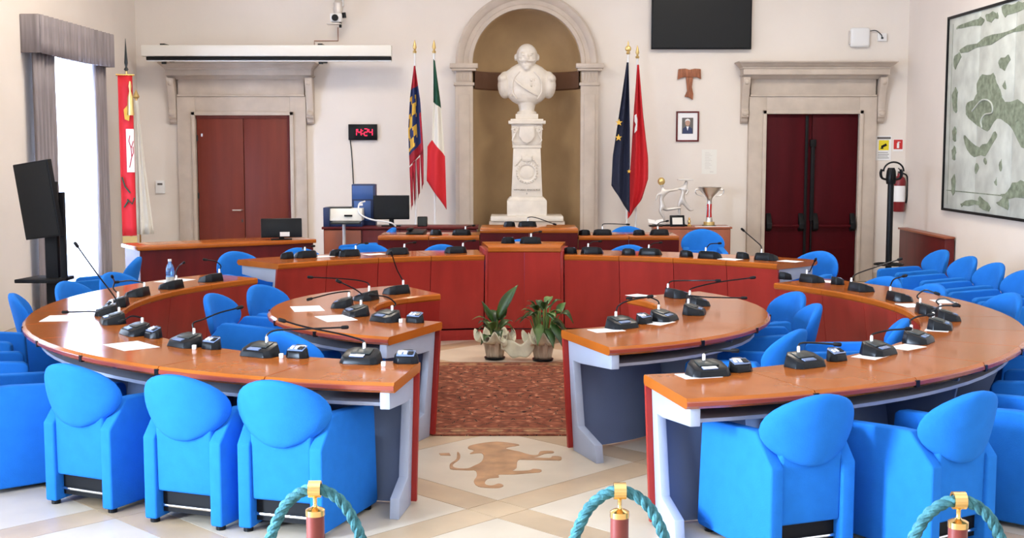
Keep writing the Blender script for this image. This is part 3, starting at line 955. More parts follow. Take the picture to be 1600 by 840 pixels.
for k, (y, lab) in enumerate(((13.35, 'farthest blue tub chair of the row along the right wall'), (12.55, 'second farthest blue tub chair of the row along the right wall'),
                              (11.85, 'middle blue tub chair of the row along the right wall'), (11.15, 'second nearest blue tub chair of the row along the right wall'),
                              (10.45, 'nearest blue tub chair of the row along the right wall'))):
    free_chair(4.62 - 0.0 * k, y, 188, lab, group=G4)

proto = None
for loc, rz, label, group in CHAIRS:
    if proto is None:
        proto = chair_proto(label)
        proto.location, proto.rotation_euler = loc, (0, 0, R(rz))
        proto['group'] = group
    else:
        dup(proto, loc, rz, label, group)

# ------------------------------------------------------------------ microphones, voting units and papers on the desks
MICS = [
    ('lo', -0.783, 6.557, 0.74, 76, [(0.012, 0.05, 0.048), (-0.003, 0.1, 0.1), (-0.111, 0.07, 0.139), (-0.298, 0.05, 0.181), (-0.408, 0.05, 0.212)]),
    ('lo', -1.363, 6.780, 0.74, 62, [(0.035, 0.05, 0.068), (0.019, 0.1, 0.1), (0.068, 0.15, 0.118), (0.242, 0.2, 0.118), (0.411, 0.25, 0.118)]),
    ('lo', -1.858, 7.111, 0.74, 50, [(0.065, 0.05, 0.064), (0.024, 0.08, 0.12), (0.076, 0.1, 0.139), (0.159, 0.15, 0.171), (0.251, 0.2, 0.191)]),
    ('lo', -2.281, 7.558, 0.74, 37, [(0.065, 0.05, 0.052), (0.023, 0.08, 0.088), (-0.035, 0.05, 0.104), (-0.068, 0.0, 0.087)]),
    ('lo', -2.575, 8.048, 0.74, 25, [(0.065, 0.05, 0.044), (-0.004, 0.08, 0.154), (-0.106, 0.05, 0.313), (-0.208, 0.0, 0.493)]),
    ('lo', -2.750, 8.462, 0.74, 16, [(0.026, 0.05, 0.035), (-0.012, -0.05, 0.03), (-0.094, -0.07, 0.03), (-0.223, -0.1, 0.03)]),
    ('lo', -2.814, 8.904, 0.74, 6, [(-0.028, 0.05, 0.04), (-0.046, 0.07, 0.122), (-0.029, 0.05, 0.17), (-0.01, -0.05, 0.213)]),
    ('lo', -2.852, 9.528, 0.74, -7, [(0.041, 0.05, 0.044), (0.017, 0.07, 0.096), (-0.061, 0.05, 0.113), (-0.123, -0.05, 0.114)]),
    ('lo', -2.732, 10.051, 0.74, -18, [(0.029, 0.05, 0.047), (0.021, 0.07, 0.123), (0.054, 0.05, 0.177), (0.112, -0.05, 0.208)]),
    ('lo', -2.537, 10.582, 0.74, -30, [(0.06, 0.05, 0.039), (0.066, 0.08, 0.124), (0.03, 0.05, 0.165), (-0.028, 0.0, 0.181)]),
    ('li', -0.809, 8.142, 0.74, 47, [(0.065, 0.05, 0.044), (0.057, 0.08, 0.104), (0.005, 0.05, 0.151), (-0.074, 0.0, 0.17)]),
    ('li', -1.041, 8.425, 0.74, 27, [(0.06, 0.05, 0.051), (0.044, 0.08, 0.118), (-0.008, 0.05, 0.17), (-0.097, 0.0, 0.223)]),
    ('li', -1.192, 8.869, 0.74, 2, [(0.065, 0.05, 0.035), (0.037, 0.08, 0.101), (-0.074, 0.05, 0.091), (-0.214, 0.0, 0.06)]),
    ('li', -1.069, 9.282, 0.74, -21, [(0.019, 0.05, 0.062), (-0.003, 0.08, 0.121), (-0.134, 0.05, 0.149), (-0.387, -0.05, 0.174)]),
    ('li', -0.876, 9.691, 0.74, -46, [(0.046, 0.05, 0.05), (0.034, 0.08, 0.107), (-0.003, 0.05, 0.186), (-0.032, 0.0, 0.296)]),
    ('ri', 0.713, 7.832, 0.74, 128, [(-0.046, 0.05, 0.055), (-0.015, 0.08, 0.126), (0.047, 0.08, 0.16), (0.172, 0.1, 0.182)]),
    ('ri', 1.023, 8.167, 0.74, 149, [(-0.05, 0.05, 0.062), (-0.03, 0.08, 0.118), (-0.098, 0.08, 0.144), (-0.199, 0.1, 0.137)]),
    ('ri', 1.272, 8.484, 0.74, 166, [(-0.065, 0.05, 0.051), (-0.034, 0.08, 0.114), (0.094, 0.05, 0.109), (0.319, 0.0, 0.11)]),
    ('ri', 1.368, 8.971, 0.74, -174, [(-0.054, 0.05, 0.055), (-0.027, 0.08, 0.112), (0.145, 0.05, 0.158), (0.367, -0.05, 0.201)]),
    ('ri', 1.282, 9.435, 0.74, -155, [(-0.065, 0.05, 0.048), (-0.03, 0.08, 0.114), (0.113, 0.05, 0.122), (0.282, -0.05, 0.133)]),
    ('ro', 0.999, 6.188, 0.74, 108, [(-0.016, 0.05, 0.058), (-0.002, 0.08, 0.096), (0.053, 0.08, 0.109), (0.124, 0.05, 0.114)]),
    ('ro', 1.544, 6.436, 0.74, 121, [(-0.031, 0.05, 0.067), (-0.005, 0.08, 0.107), (0.067, 0.08, 0.11), (0.162, 0.05, 0.108)]),
    ('ro', 2.041, 6.813, 0.74, 134, [(-0.044, 0.05, 0.05), (-0.009, 0.08, 0.099), (0.081, 0.08, 0.121), (0.177, 0.1, 0.125)]),
    ('ro', 2.401, 7.235, 0.74, 145, [(-0.064, 0.05, 0.038), (-0.023, 0.08, 0.118), (0.012, 0.05, 0.145), (0.051, 0.0, 0.159)]),
    ('ro', 2.718, 7.784, 0.74, 158, [(-0.057, 0.05, 0.038), (-0.029, 0.08, 0.095), (0.017, 0.05, 0.136), (0.072, 0.0, 0.146)]),
    ('ro', 2.910, 8.193, 0.74, 168, [(-0.065, 0.05, 0.04), (-0.053, 0.08, 0.114), (-0.013, 0.05, 0.135), (0.043, 0.0, 0.107)]),
    ('ro', 2.885, 8.513, 0.74, 174, [(-0.065, 0.05, 0.042), (-0.052, 0.08, 0.11), (-0.01, 0.05, 0.154), (0.039, 0.0, 0.142)]),
    ('ro', 2.911, 9.232, 0.74, -171, [(-0.058, 0.05, 0.057), (-0.041, 0.08, 0.111), (-0.027, 0.05, 0.153), (0.018, 0.0, 0.178)]),
    ('ro', 2.800, 9.856, 0.74, -158, [(-0.064, 0.05, 0.061), (-0.017, 0.08, 0.125), (0.111, 0.05, 0.179), (0.283, 0.0, 0.245)]),
    ('ro', 2.567, 10.518, 0.74, -145, [(-0.022, 0.05, 0.038), (0.001, 0.08, 0.079), (0.015, 0.05, 0.126), (0.023, 0.0, 0.174)]),
    ('df', -1.917, 11.732, 0.84, -53, [(-0.044, 0.05, 0.036), (-0.047, 0.07, 0.071), (-0.021, 0.1, 0.093), (0.032, 0.15, 0.095)]),
    ('df', -1.528, 11.876, 0.84, -60, [(0.055, 0.05, 0.039), (0.054, 0.07, 0.08), (0.081, 0.1, 0.109), (0.137, 0.15, 0.111)]),
    ('df', -1.083, 12.088, 0.84, -68, [(0.058, 0.05, 0.04), (0.057, 0.07, 0.076), (0.086, 0.1, 0.098), (0.139, 0.15, 0.101)]),
    ('df', -0.523, 12.234, 0.84, -78, [(0.065, 0.05, 0.04), (0.067, 0.07, 0.083), (0.098, 0.1, 0.106), (0.16, 0.15, 0.109)]),
    ('dc', 0.217, 12.422, 0.92, -91, [(0.007, 0.05, 0.041), (0.008, 0.07, 0.078), (0.034, 0.1, 0.102), (0.086, 0.15, 0.105)]),
    ('df', 0.813, 12.156, 0.84, -102, [(-0.028, 0.05, 0.04), (-0.027, 0.07, 0.082), (0.006, 0.1, 0.105), (0.073, 0.15, 0.108)]),
    ('df', 1.366, 12.010, 0.84, -112, [(0.005, 0.05, 0.039), (0.007, 0.07, 0.081), (0.041, 0.1, 0.104), (0.103, 0.15, 0.106)]),
    ('df', 1.885, 11.660, 0.84, -123, [(-0.017, 0.05, 0.05), (-0.014, 0.07, 0.097), (0.02, 0.1, 0.125), (0.101, 0.15, 0.127)]),
    ('df', 2.373, 11.460, 0.84, -132, [(-0.02, 0.05, 0.043), (-0.036, 0.07, 0.125), (-0.108, 0.07, 0.19), (-0.196, 0.05, 0.263)]),
    ('rf', -0.530, 14.020, 0.89, -90, [(0.043, 0.05, 0.035), (0.043, 0.07, 0.07), (0.064, 0.1, 0.091), (0.116, 0.15, 0.096)]),
    ('rc', 0.212, 14.200, 0.97, -90, [(0.008, 0.05, 0.036), (0.008, 0.06, 0.104), (0.093, 0.06, 0.104), (0.294, 0.05, 0.035)]),
    ('rf', 1.052, 14.020, 0.89, -90, [(0.003, 0.05, 0.057), (0.004, 0.06, 0.101), (0.041, 0.06, 0.124), (0.273, 0.05, 0.117)]),
    ('rf', 1.694, 14.020, 0.89, -90, [(-0.017, 0.05, 0.048), (-0.015, 0.07, 0.106), (0.018, 0.1, 0.134), (0.091, 0.15, 0.146)]),
]
BOXES = [
    ('lo', -0.544, 6.537, 0.74, 81),
    ('lo', -1.148, 6.712, 0.74, 67),
    ('lo', -1.686, 7.015, 0.74, 54),
    ('lo', -2.134, 7.425, 0.74, 41),
    ('li', -0.611, 8.081, 0.74, 58),
    ('ri', 0.876, 8.031, 0.74, 140),
    ('ro', 1.178, 6.286, 0.74, 112),
    ('ro', 1.756, 6.612, 0.74, 126),
    ('ro', 2.733, 10.320, 0.74, -150),
    ('ro', 2.385, 10.724, 0.74, -139),
    ('df', -2.068, 11.612, 0.84, -50),
    ('df', -1.651, 11.912, 0.84, -59),
    ('dc', -0.007, 12.422, 0.92, -87),
    ('df', 0.600, 12.157, 0.84, -98),
    ('df', 1.156, 12.010, 0.84, -108),
    ('df', 1.683, 11.798, 0.84, -118),
    ('df', 2.179, 11.592, 0.84, -128),
    ('rf', -0.819, 13.990, 0.89, -90),
    ('rc', 0.007, 14.200, 0.97, -90),
    ('rf', 0.849, 13.990, 0.89, -90),
    ('rf', 1.462, 13.990, 0.89, -90),
]
PAPERS = [
    ('lo', -2.992, 8.270, 0.74, 18),
    ('lo', -2.173, 7.110, 0.74, 45),
    ('lo', -2.856, 10.619, 0.74, -27),
    ('li', -1.426, 8.763, 0.74, 6),
    ('li', -1.154, 8.266, 0.74, 31),
    ('ri', 0.976, 8.045, 0.74, 143),
    ('ri', 1.014, 9.522, 0.74, -146),
    ('ri', 0.609, 7.713, 0.74, 121),
    ('ro', 0.950, 6.162, 0.74, 107),
    ('ro', 1.983, 6.745, 0.74, 132),
    ('ro', 2.272, 7.048, 0.74, 141),
    ('ro', 2.694, 7.753, 0.74, 158),
    ('ro', 2.897, 8.936, 0.74, -177),
    ('ro', 2.705, 10.540, 0.74, -146),
    ('ro', 3.218, 9.165, 0.74, -173),
    ('df', -1.774, 11.833, 0.84, -56),
    ('df', -1.306, 12.089, 0.84, -65),
    ('df', 2.058, 11.539, 0.84, -127),
    ('df', 2.568, 11.330, 0.84, -136),
]

PLACE = {'lo': 'left outer desk', 'li': 'left inner desk', 'ri': 'right inner desk', 'ro': 'right outer desk', 'df': 'front dais', 'dc': 'raised middle of the front dais', 'rf': 'rear dais row', 'rc': 'raised middle of the rear row'}
START = {'lo': 'counted from the aisle', 'li': 'counted from the plants', 'ri': 'counted from the plants', 'ro': 'counted from the aisle', 'df': 'counted from the left', 'rf': 'counted from the left'}
ORD = ['first', 'second', 'third', 'fourth', 'fifth', 'sixth', 'seventh', 'eighth', 'ninth', 'tenth', 'eleventh']


def where(kind, key, k):
    if key in START:
        return '%s on the %s, %s %s' % (kind, PLACE[key], ORD[k], START[key])
    return '%s on the %s' % (kind, PLACE[key])


base_me = {}


def wedge(w, d, h0, h1, x0=0.0, y0=0.0):
    """low desk unit: y grows away from the user, lip h0 in front, h1 at the rear, chamfered plan"""
    c = 0.03
    plan = [(-w / 2 + c, -d / 2), (w / 2 - c, -d / 2), (w / 2, -d / 2 + c), (w / 2, d / 2 - c * 1.3), (w / 2 - c * 1.3, d / 2), (-w / 2 + c * 1.3, d / 2), (-w / 2, d / 2 - c * 1.3), (-w / 2, -d / 2 + c)]
    vs = [(x, y, 0) for x, y in plan]
    vs += [(x * 0.86, y * 0.86, h0 + (h1 - h0) * (y + d / 2) / d) for x, y in plan]
    n = len(plan)
    fs = [tuple(range(n - 1, -1, -1)), tuple(range(n, 2 * n))] + [(i, (i + 1) % n, n + (i + 1) % n, n + i) for i in range(n)]
    return MB().add(vs, fs)


unit_base = wedge(0.22, 0.155, 0.032, 0.072).mesh('base', 'black', bevel=0.005)
sl = math.atan((0.072 - 0.032) / 0.155)
def on_slope(mb, y=0.0, lift=0.052):
    return mb.transform(Matrix.Translation((0, y, lift)) @ Matrix.Rotation(sl, 4, 'X'))
unit_plate = on_slope(MB().box(-0.055, 0.055, -0.02, 0.05, 0, 0.006)).mesh('key_plate', 'charcoal', bevel=0.002)
unit_lcd = on_slope(MB().box(-0.05, 0.03, -0.058, -0.03, -0.001, 0.004)).mesh('display', 'lcd', smooth=False)
vote_base = wedge(0.14, 0.09, 0.032, 0.068).mesh('base', 'black', bevel=0.004)
vs_ = math.atan((0.068 - 0.032) / 0.09)
vote_face = MB().box(-0.048, 0.048, -0.030, 0.028, 0, 0.004).transform(Matrix.Translation((0, 0, 0.050)) @ Matrix.Rotation(vs_, 4, 'X')).mesh('face_plate', 'lcd', bevel=0.001)
key_me = MB().box(-0.008, 0.008, -0.012, 0.012, 0, 0.004).mesh('key', 'paper', smooth=False)
speaker_me = MB().box(-0.014, 0.014, -0.016, 0.016, 0, 0.004).mesh('key', 'black', smooth=False)


def child(name, me, parent, mtx=None):
    o = bpy.data.objects.new(name, me)
    COL.objects.link(o)
    o.parent = parent
    if mtx is not None:
        o.matrix_basis = mtx
    return o


count = {}
for key, x, y, z, h, pts in MICS:
    k = count.get(key, 0)
    count[key] = k + 1
    t = thing('desk_microphone', where('black gooseneck microphone', key, k), 'microphone', (x, y, z), h - 90, 'gooseneck microphones on the desks')
    child('base', unit_base, t)
    child('key_plate', unit_plate, t)
    child('display', unit_lcd, t)
    rm = Matrix.Rotation(-R(h - 90), 3, 'Z')
    P = [rm @ Vector(p) for p in pts]
    c = P[0]
    c.x = max(-0.075, min(0.075, c.x))
    c.y = max(0.0, min(0.045, c.y))
    MB().lathe([(0.0095, 0), (0.009, 0.045), (0.006, 0.05)], 10, (c.x, c.y, 0.05)).build('collar', 'silver', t)
    path = spline([(c.x, c.y, 0.085)] + P[1:], 5)
    MB().tube(path, 0.0052, 6).build('gooseneck', 'black', t)
    e, f = path[-1], path[-2]
    dr = (e - f).normalized()
    MB().tube([e - dr * 0.002, e + dr * 0.006, e + dr * 0.035, e + dr * 0.042], [0.007, 0.011, 0.011, 0.007], 8).build('microphone_head', 'black_matt', t)

count = {}
for key, x, y, z, h in BOXES:
    k = count.get(key, 0)
    count[key] = k + 1
    t = thing('voting_unit', where('small black voting unit', key, k), 'voting unit', (x, y, z), h - 90, 'voting units on the desks')
    child('base', vote_base, t)
    fp = child('face_plate', vote_face, t)
    for i in range(3):
        child('key', key_me if i < 2 else speaker_me, fp, Matrix.Translation((-0.03 + i * 0.028, -0.004, 0.050 + 0.003)) @ Matrix.Rotation(vs_, 4, 'X'))

count = {}
for k0, (key, x, y, z, h) in enumerate(PAPERS):
    k = count.get(key, 0)
    count[key] = k + 1
    pw, pd_ = (0.148, 0.105) if key in ('lo', 'li') else (0.10, 0.07)
    o = MB().box(-pw, pw, -pd_, pd_, 0, 0.0015).build('paper_sheet', 'paper', smooth=False)
    o.location, o.rotation_euler = (x, y, z), (0, 0, R(h - 90 + (7 * k0) % 23 - 11))
    tag(o, where('white paper sheet', key, k), 'paper', 'paper sheets on the desks')


# ------------------------------------------------------------------ bust on its pedestal
bp = thing('bust_pedestal', 'carved white marble pedestal with wreath medallion standing in the niche', 'pedestal', (0.25, 17.46, 0))
MB().box(-0.52, 0.52, -0.34, 0.30, 0, 0.86).build('plinth', 'stone', bp, bevel=0.01)
MB().box(-0.50, 0.50, -0.36, 0.28, 0.86, 0.93).build('slab', 'marble', bp, bevel=0.012)
b = MB().box(-0.275, 0.275, -0.26, 0.24, 0.93, 1.14)
b.hexa([(-0.275, -0.26, 1.14), (0.275, -0.26, 1.14), (0.275, 0.24, 1.14), (-0.275, 0.24, 1.14), (-0.225, -0.21, 1.19), (0.225, -0.21, 1.19), (0.225, 0.19, 1.19), (-0.225, 0.19, 1.19)])
b.build('pedestal_base', 'marble', bp, bevel=0.008)
sh = MB().hexa([(-0.215, -0.20, 1.19), (0.215, -0.20, 1.19), (0.215, 0.18, 1.19), (-0.215, 0.18, 1.19), (-0.185, -0.175, 1.90), (0.185, -0.175, 1.90), (0.185, 0.16, 1.90), (-0.185, 0.16, 1.90)])
sh.box(-0.20, 0.20, -0.19, 0.17, 1.86, 1.90)
sh.build('shaft', 'marble', bp, bevel=0.008)
cp = MB().hexa([(-0.20, -0.19, 1.90), (0.20, -0.19, 1.90), (0.20, 0.17, 1.90), (-0.20, 0.17, 1.90), (-0.215, -0.20, 2.19), (0.215, -0.20, 2.19), (0.215, 0.18, 2.19), (-0.215, 0.18, 2.19)])
cp.box(-0.255, 0.255, -0.245, 0.21, 2.19, 2.235)
cp.box(-0.225, 0.225, -0.215, 0.19, 2.235, 2.26)
cp.box(-0.155, 0.155, -0.15, 0.15, 2.26, 2.33)
cp.build('capital', 'marble', bp, bevel=0.006)
MB().prism([(-0.10, 2.16), (0.10, 2.16), (0.105, 2.02), (0.06, 1.95), (0, 1.925), (-0.06, 1.95), (-0.105, 2.02)], -0.235, -0.19, 'y').build('shield', 'marble', bp, bevel=0.008)
for s in (-1, 1):
    sc = [(s * (0.165 + 0.045 * math.cos(a) * (1 - a / 14)), -0.205, 2.11 + 0.045 * math.sin(a) * (1 - a / 14)) for a in [i * 0.5 for i in range(20)]]
    sc += [(s * 0.17, -0.205, 2.03), (s * 0.20, -0.205, 1.97), (s * 0.17, -0.205, 1.93)]
    MB().tube(sc, 0.014, 6).build('volute', 'marble', bp)
ring_pts = [(0.125 * math.cos(a), -0.195 + 0.004, 1.52 + 0.125 * math.sin(a)) for a in [i * PI / 12 for i in range(25)]]
wr = MB().tube(ring_pts, 0.016, 8)
for i in range(24):
    a = i * PI / 12
    wr.ellipsoid((0.14 * math.cos(a), -0.20, 1.52 + 0.14 * math.sin(a)), (0.016, 0.012, 0.016), 6, 4)
wr.build('wreath', 'marble', bp)
MB().tube([(0, -0.175, 1.52), (0, -0.20, 1.52)], 0.085, 24).build('medallion', 'marble', bp, bevel=0.006)
MB().prism([(-0.06, 1.68), (0.06, 1.68), (0.075, 1.76), (0.04, 1.735), (0, 1.775), (-0.04, 1.735), (-0.075, 1.76)], -0.205, -0.175, 'y').build('crown', 'marble', bp, bevel=0.005)
for s in (-1, 1):
    lv_ = MB()
    for i in range(6):
        lv_.ellipsoid((s * (0.075 + 0.016 * i), -0.188, 1.71 - 0.018 * i), (0.015, 0.012, 0.010), 6, 4)
    lv_.build('laurel_spray', 'marble', bp)
text('lettering', 'VITTORIO  EMANUELE', 0.036, 'ink', bp, (0, -0.213, 1.285), (PI / 2 - 0.035, 0, 0))
text('lettering', 'II', 0.036, 'ink', bp, (0, -0.215, 1.235), (PI / 2 - 0.035, 0, 0))

bu = thing('marble_bust', 'white marble bust of a bearded man in uniform on the niche pedestal', 'bust', (0.25, 17.44, 2.33))
bd = MB()
# chest and truncated shoulders (bust faces -y); heights are above the socle foot
bd.ellipsoid((0, 0.02, 0.42), (0.335, 0.185, 0.29), 22, 14)
bd.ellipsoid((0, 0.0, 0.33), (0.29, 0.17, 0.22), 20, 12)
for s in (-1, 1):
    bd.ellipsoid((s * 0.30, 0.03, 0.40), (0.105, 0.14, 0.19), 14, 10)
    bd.ellipsoid((s * 0.325, 0.0, 0.48), (0.08, 0.12, 0.075), 12, 8)      # epaulette
    bd.ellipsoid((s * 0.15, 0.03, 0.56), (0.15, 0.11, 0.07), 12, 8)
    bd.ellipsoid((s * 0.154, 0.01, 0.775), (0.022, 0.035, 0.05), 8, 6)    # ear
    bd.ellipsoid((s * 0.052, -0.137, 0.745), (0.035, 0.025, 0.028), 8, 6) # cheek
    bd.ellipsoid((s * 0.052, -0.150, 0.825), (0.042, 0.018, 0.013), 8, 6) # brow
    bd.tube([(0, -0.172, 0.730), (s * 0.04, -0.168, 0.722), (s * 0.085, -0.140, 0.722), (s * 0.120, -0.110, 0.742)], [0.018, 0.020, 0.015, 0.007], 8)
bd.tube([(0, 0.03, 0.52), (0, 0.0, 0.72)], [0.115, 0.10], 16)
bd.tube([(0, -0.02, 0.595), (0, -0.025, 0.635)], [0.122, 0.115], 18)      # stand-up collar
bd.ellipsoid((0, 0.0, 0.795), (0.148, 0.17, 0.168), 18, 12)
bd.ellipsoid((0, -0.055, 0.70), (0.105, 0.10, 0.085), 14, 10)
bd.tube([(0, -0.150, 0.82), (0, -0.185, 0.755), (0, -0.175, 0.735)], [0.014, 0.024, 0.020], 8)
bd.ellipsoid((0, -0.105, 0.655), (0.075, 0.055, 0.065), 14, 9)
bd.tube([(0, -0.130, 0.66), (0, -0.132, 0.61), (0, -0.125, 0.585)], [0.05, 0.042, 0.02], 12)
bd.ellipsoid((0, -0.150, 0.695), (0.03, 0.014, 0.008), 10, 6)
bd.tube([(0, 0.02, 0.03), (0, 0.02, 0.16)], [0.10, 0.13], 16)
body = bd.build('bust_figure', 'marble', bu, ang=180)
rm_ = body.modifiers.new('skin', 'REMESH')
rm_.mode, rm_.voxel_size, rm_.use_smooth_shade = 'VOXEL', 0.0075, True
sm_ = body.modifiers.new('soft', 'SMOOTH')
sm_.factor, sm_.iterations = 0.5, 3
MB().lathe([(0.135, 0.0), (0.135, 0.025), (0.10, 0.05), (0.085, 0.075), (0.10, 0.10), (0.12, 0.115)], 24, (0, 0.02, 0)).build('socle', 'marble', bu)
for s in (-1, 1):
    MB().ellipsoid((s * 0.052, -0.157, 0.797), (0.021, 0.012, 0.011), 8, 6).build('eye', 'marble', bu)
md = MB()
for r_ in range(2):
    for i in range(4):
        md.ellipsoid((0.06 + 0.042 * i, -0.155 - 0.012 * (1 - i * 0.5) + 0.016 * i, 0.46 - 0.07 * r_), (0.017, 0.012, 0.026), 8, 5)
md.build('medals', 'marble', bu)
MB().tube(spline([(-0.20, -0.10, 0.50), (-0.10, -0.170, 0.40), (0.05, -0.172, 0.30), (0.17, -0.11, 0.24)], 4), [0.018] * 13, 8).build('sash', 'marble', bu)
for s in (-1, 1):
    MB().tube(spline([(s * 0.10, -0.13, 0.58), (s * 0.19, -0.14, 0.46), (s * 0.20, -0.13, 0.30), (s * 0.14, -0.13, 0.20)], 4), 0.013, 6).build('cloak_edge', 'marble', bu)
MB().prism([(-0.05, 0), (0, 0.02), (0.05, 0), (0.02, 0.05), (0.05, 0.10), (0, 0.08), (-0.05, 0.10), (-0.02, 0.05)], -0.165, -0.14, 'y').transform(Matrix.Translation((-0.20, -0.01, 0.235)) @ Matrix.Scale(0.7, 4)).build('order_star', 'marble', bu, bevel=0.005)

# ------------------------------------------------------------------ flags
def cloth(mb, left, right, depth, folds, nu=18, nv=26, mi=None, amp=0.035, phase=0.0):
    """left / right: tables t -> (x, z); the cloth hangs in folds between them"""
    def f(u, v):
        lx, lz = [lerp_table(v, [(t, p[i]) for t, p in left]) for i in (0, 1)]
        rx, rz = [lerp_table(v, [(t, p[i]) for t, p in right]) for i in (0, 1)]
        a = amp * min(1, v * 3 + 0.15)
        return (lx + (rx - lx) * u, depth + a * math.sin(folds * PI * u + phase + v * 0.9), lz + (rz - lz) * u)
    return mb.grid(nu, nv, f, mi)


def solid(o, t=0.004):
    s = o.modifiers.new('cloth_thickness', 'SOLIDIFY')
    s.thickness = t
    return o


def pole(parent, x, y, ztop, fin='spear', m='white', r=0.014, z0=0.0):
    MB().tube([(x, y, z0 + 0.02), (x, y, ztop - 0.16)], r, 10).build('pole', m, parent)
    MB().lathe([(0.12, 0), (0.12, 0.015), (0.05, 0.03), (0.03, 0.08)], 20, (x, y, z0)).build('stand_base', 'brass', parent)
    f = MB().lathe([(0.02, 0), (0.028, 0.02), (0.014, 0.04)], 12, (x, y, ztop - 0.18))
    if fin == 'spear':
        f.lathe([(0.010, 0.04), (0.026, 0.075), (0.016, 0.13), (0.002, 0.18)], 10, (x, y, ztop - 0.18))
    else:
        f.ellipsoid((x, y, ztop - 0.105), (0.042, 0.02, 0.042), 12, 8)
        f.lathe([(0.010, 0.10), (0.012, 0.14), (0.002, 0.18)], 8, (x, y, ztop - 0.18))
    f.build('finial', 'gold', parent)


FY_ = 17.0
fl = thing('regional_flag', 'furled blue and gold flag with red tails, left of the tricolour flag', 'flag')
pole(fl, -1.265, FY_, 3.31)
mi = lambda u, v: 0 if v < 0.22 else (3 if v > 0.87 else (2 if (0.30 < v < 0.86 and u < 0.62 and math.sin(9 * u + 23 * v) + math.sin(31 * v - 14 * u) > -0.1) else (0 if u > 0.9 and v > 0.55 else 1)))
solid(cloth(MB(), [(0, (-1.275, 2.96)), (0.3, (-1.33, 2.55)), (0.6, (-1.36, 2.1)), (1, (-1.345, 1.62))], [(0, (-1.255, 2.96)), (0.4, (-1.19, 2.50)), (0.8, (-1.165, 2.05)), (1, (-1.155, 1.82))], FY_ - 0.05, 3.5, mi=mi).build('cloth', ['f_deepred', 'f_blue', 'f_gold', 'f_deepred'], fl))
for a, b, z0, z1 in ((-1.345, -1.30, 1.60, 1.02), (-1.305, -1.265, 1.66, 1.10), (-1.25, -1.205, 1.70, 1.18), (-1.20, -1.155, 1.80, 1.30)):
    solid(cloth(MB(), [(0, (a, z0)), (1, (a + 0.02, z1))], [(0, (b, z0 + 0.04)), (1, (b - 0.005, z1 + 0.08))], FY_ - 0.05, 2, 5, 10, amp=0.02).build('tail', 'f_deepred', fl))
fl = thing('tricolour_flag', 'green white and red tricolour flag hanging left of the niche', 'flag')
pole(fl, -1.005, FY_, 3.31)
solid(cloth(MB(), [(0, (-1.012, 3.05)), (0.33, (-1.015, 2.50)), (0.66, (-1.04, 1.96)), (0.72, (-1.10, 1.90)), (1, (-1.115, 1.42))],
            [(0, (-0.99, 3.02)), (0.33, (-0.915, 2.43)), (0.66, (-0.862, 1.74)), (1, (-0.845, 1.03))], FY_ - 0.05, 2.6, mi=lambda u, v: 0 if v < 0.335 else (1 if v < 0.665 else 2)).build('cloth', ['f_green', 'f_white', 'f_red'], fl))
fl = thing('navy_flag', 'dark navy flag with yellow stars hanging right of the niche', 'flag')
pole(fl, 1.60, FY_ - 0.08, 3.29, 'disc')
solid(cloth(MB(), [(0, (1.575, 3.0)), (0.3, (1.50, 2.45)), (0.7, (1.40, 1.75)), (1, (1.385, 1.36))], [(0, (1.60, 3.0)), (0.5, (1.625, 2.1)), (1, (1.63, 0.98))], FY_ - 0.14, 3.4).build('cloth', 'f_navy', fl))
for x, z, r_ in ((1.475, 2.20, 0.05), (1.47, 2.0, 0.05), (1.615, 1.55, 0.03)):
    st = [(x + r_ * (1 if i % 2 == 0 else 0.4) * math.sin(i * PI / 5), z + r_ * (1 if i % 2 == 0 else 0.4) * math.cos(i * PI / 5)) for i in range(10)]
    MB().prism(st, FY_ - 0.195, FY_ - 0.185, 'y').build('star', 'f_gold', fl, smooth=False)
fl = thing('city_flag', 'plain red flag with a small white emblem hanging right of the navy flag', 'flag')
pole(fl, 1.745, FY_ + 0.13, 3.25)
solid(cloth(MB(), [(0, (1.735, 2.98)), (0.3, (1.70, 2.40)), (0.6, (1.67, 1.75)), (0.8, (1.64, 1.30)), (1, (1.60, 0.86))], [(0, (1.755, 2.98)), (0.4, (1.82, 2.30)), (0.75, (1.895, 1.72)), (0.88, (1.90, 1.45)), (1, (1.82, 1.18))], FY_ + 0.04, 3.6, phase=1).build('cloth', 'f_red', fl))
MB().prism([(1.70, 2.30), (1.725, 2.32), (1.74, 2.24), (1.735, 2.10), (1.70, 2.06), (1.705, 2.13), (1.72, 2.18), (1.70, 2.22)], FY_ - 0.012, FY_ - 0.004, 'y').build('emblem', 'paper', fl, smooth=False)

# red banner on its stand and the furled white one beside it, in the left corner
gf = thing('red_banner', 'tall red embroidered banner with white patch on a crossbar stand beside the curtain', 'banner', (-4.79, 15.75, 0), 22)
MB().tube([(0.02, 0.03, 0.02), (0.02, 0.03, 2.84)], 0.014, 10).build('pole', 'brass', gf)
MB().lathe([(0.16, 0), (0.16, 0.02), (0.05, 0.04)], 18, (0.02, 0.03, 0)).build('stand_base', 'black', gf)
MB().lathe([(0.014, 0), (0.03, 0.02), (0.012, 0.05), (0.022, 0.10), (0.012, 0.25), (0.003, 0.40)], 10, (0.02, 0.03, 2.82)).build('finial', 'charcoal', gf)
MB().tube([(-0.11, 0, 2.77), (0.11, 0, 2.77)], 0.012, 8).build('crossbar', 'brass', gf)
solid(MB().grid(10, 14, lambda u, v: (-0.088 + 0.176 * u, 0.012 * math.sin(7 * u), 2.76 - 2.0 * v)).build('cloth', 'f_red', gf))
MB().box(-0.088, 0.088, -0.012, 0.012, 0.655, 0.755).build('fringe', 'gold', gf)
pt_ = MB().box(-0.01, 0.082, -0.022, -0.013, 1.56, 2.10).build('white_patch', 'f_white', gf)
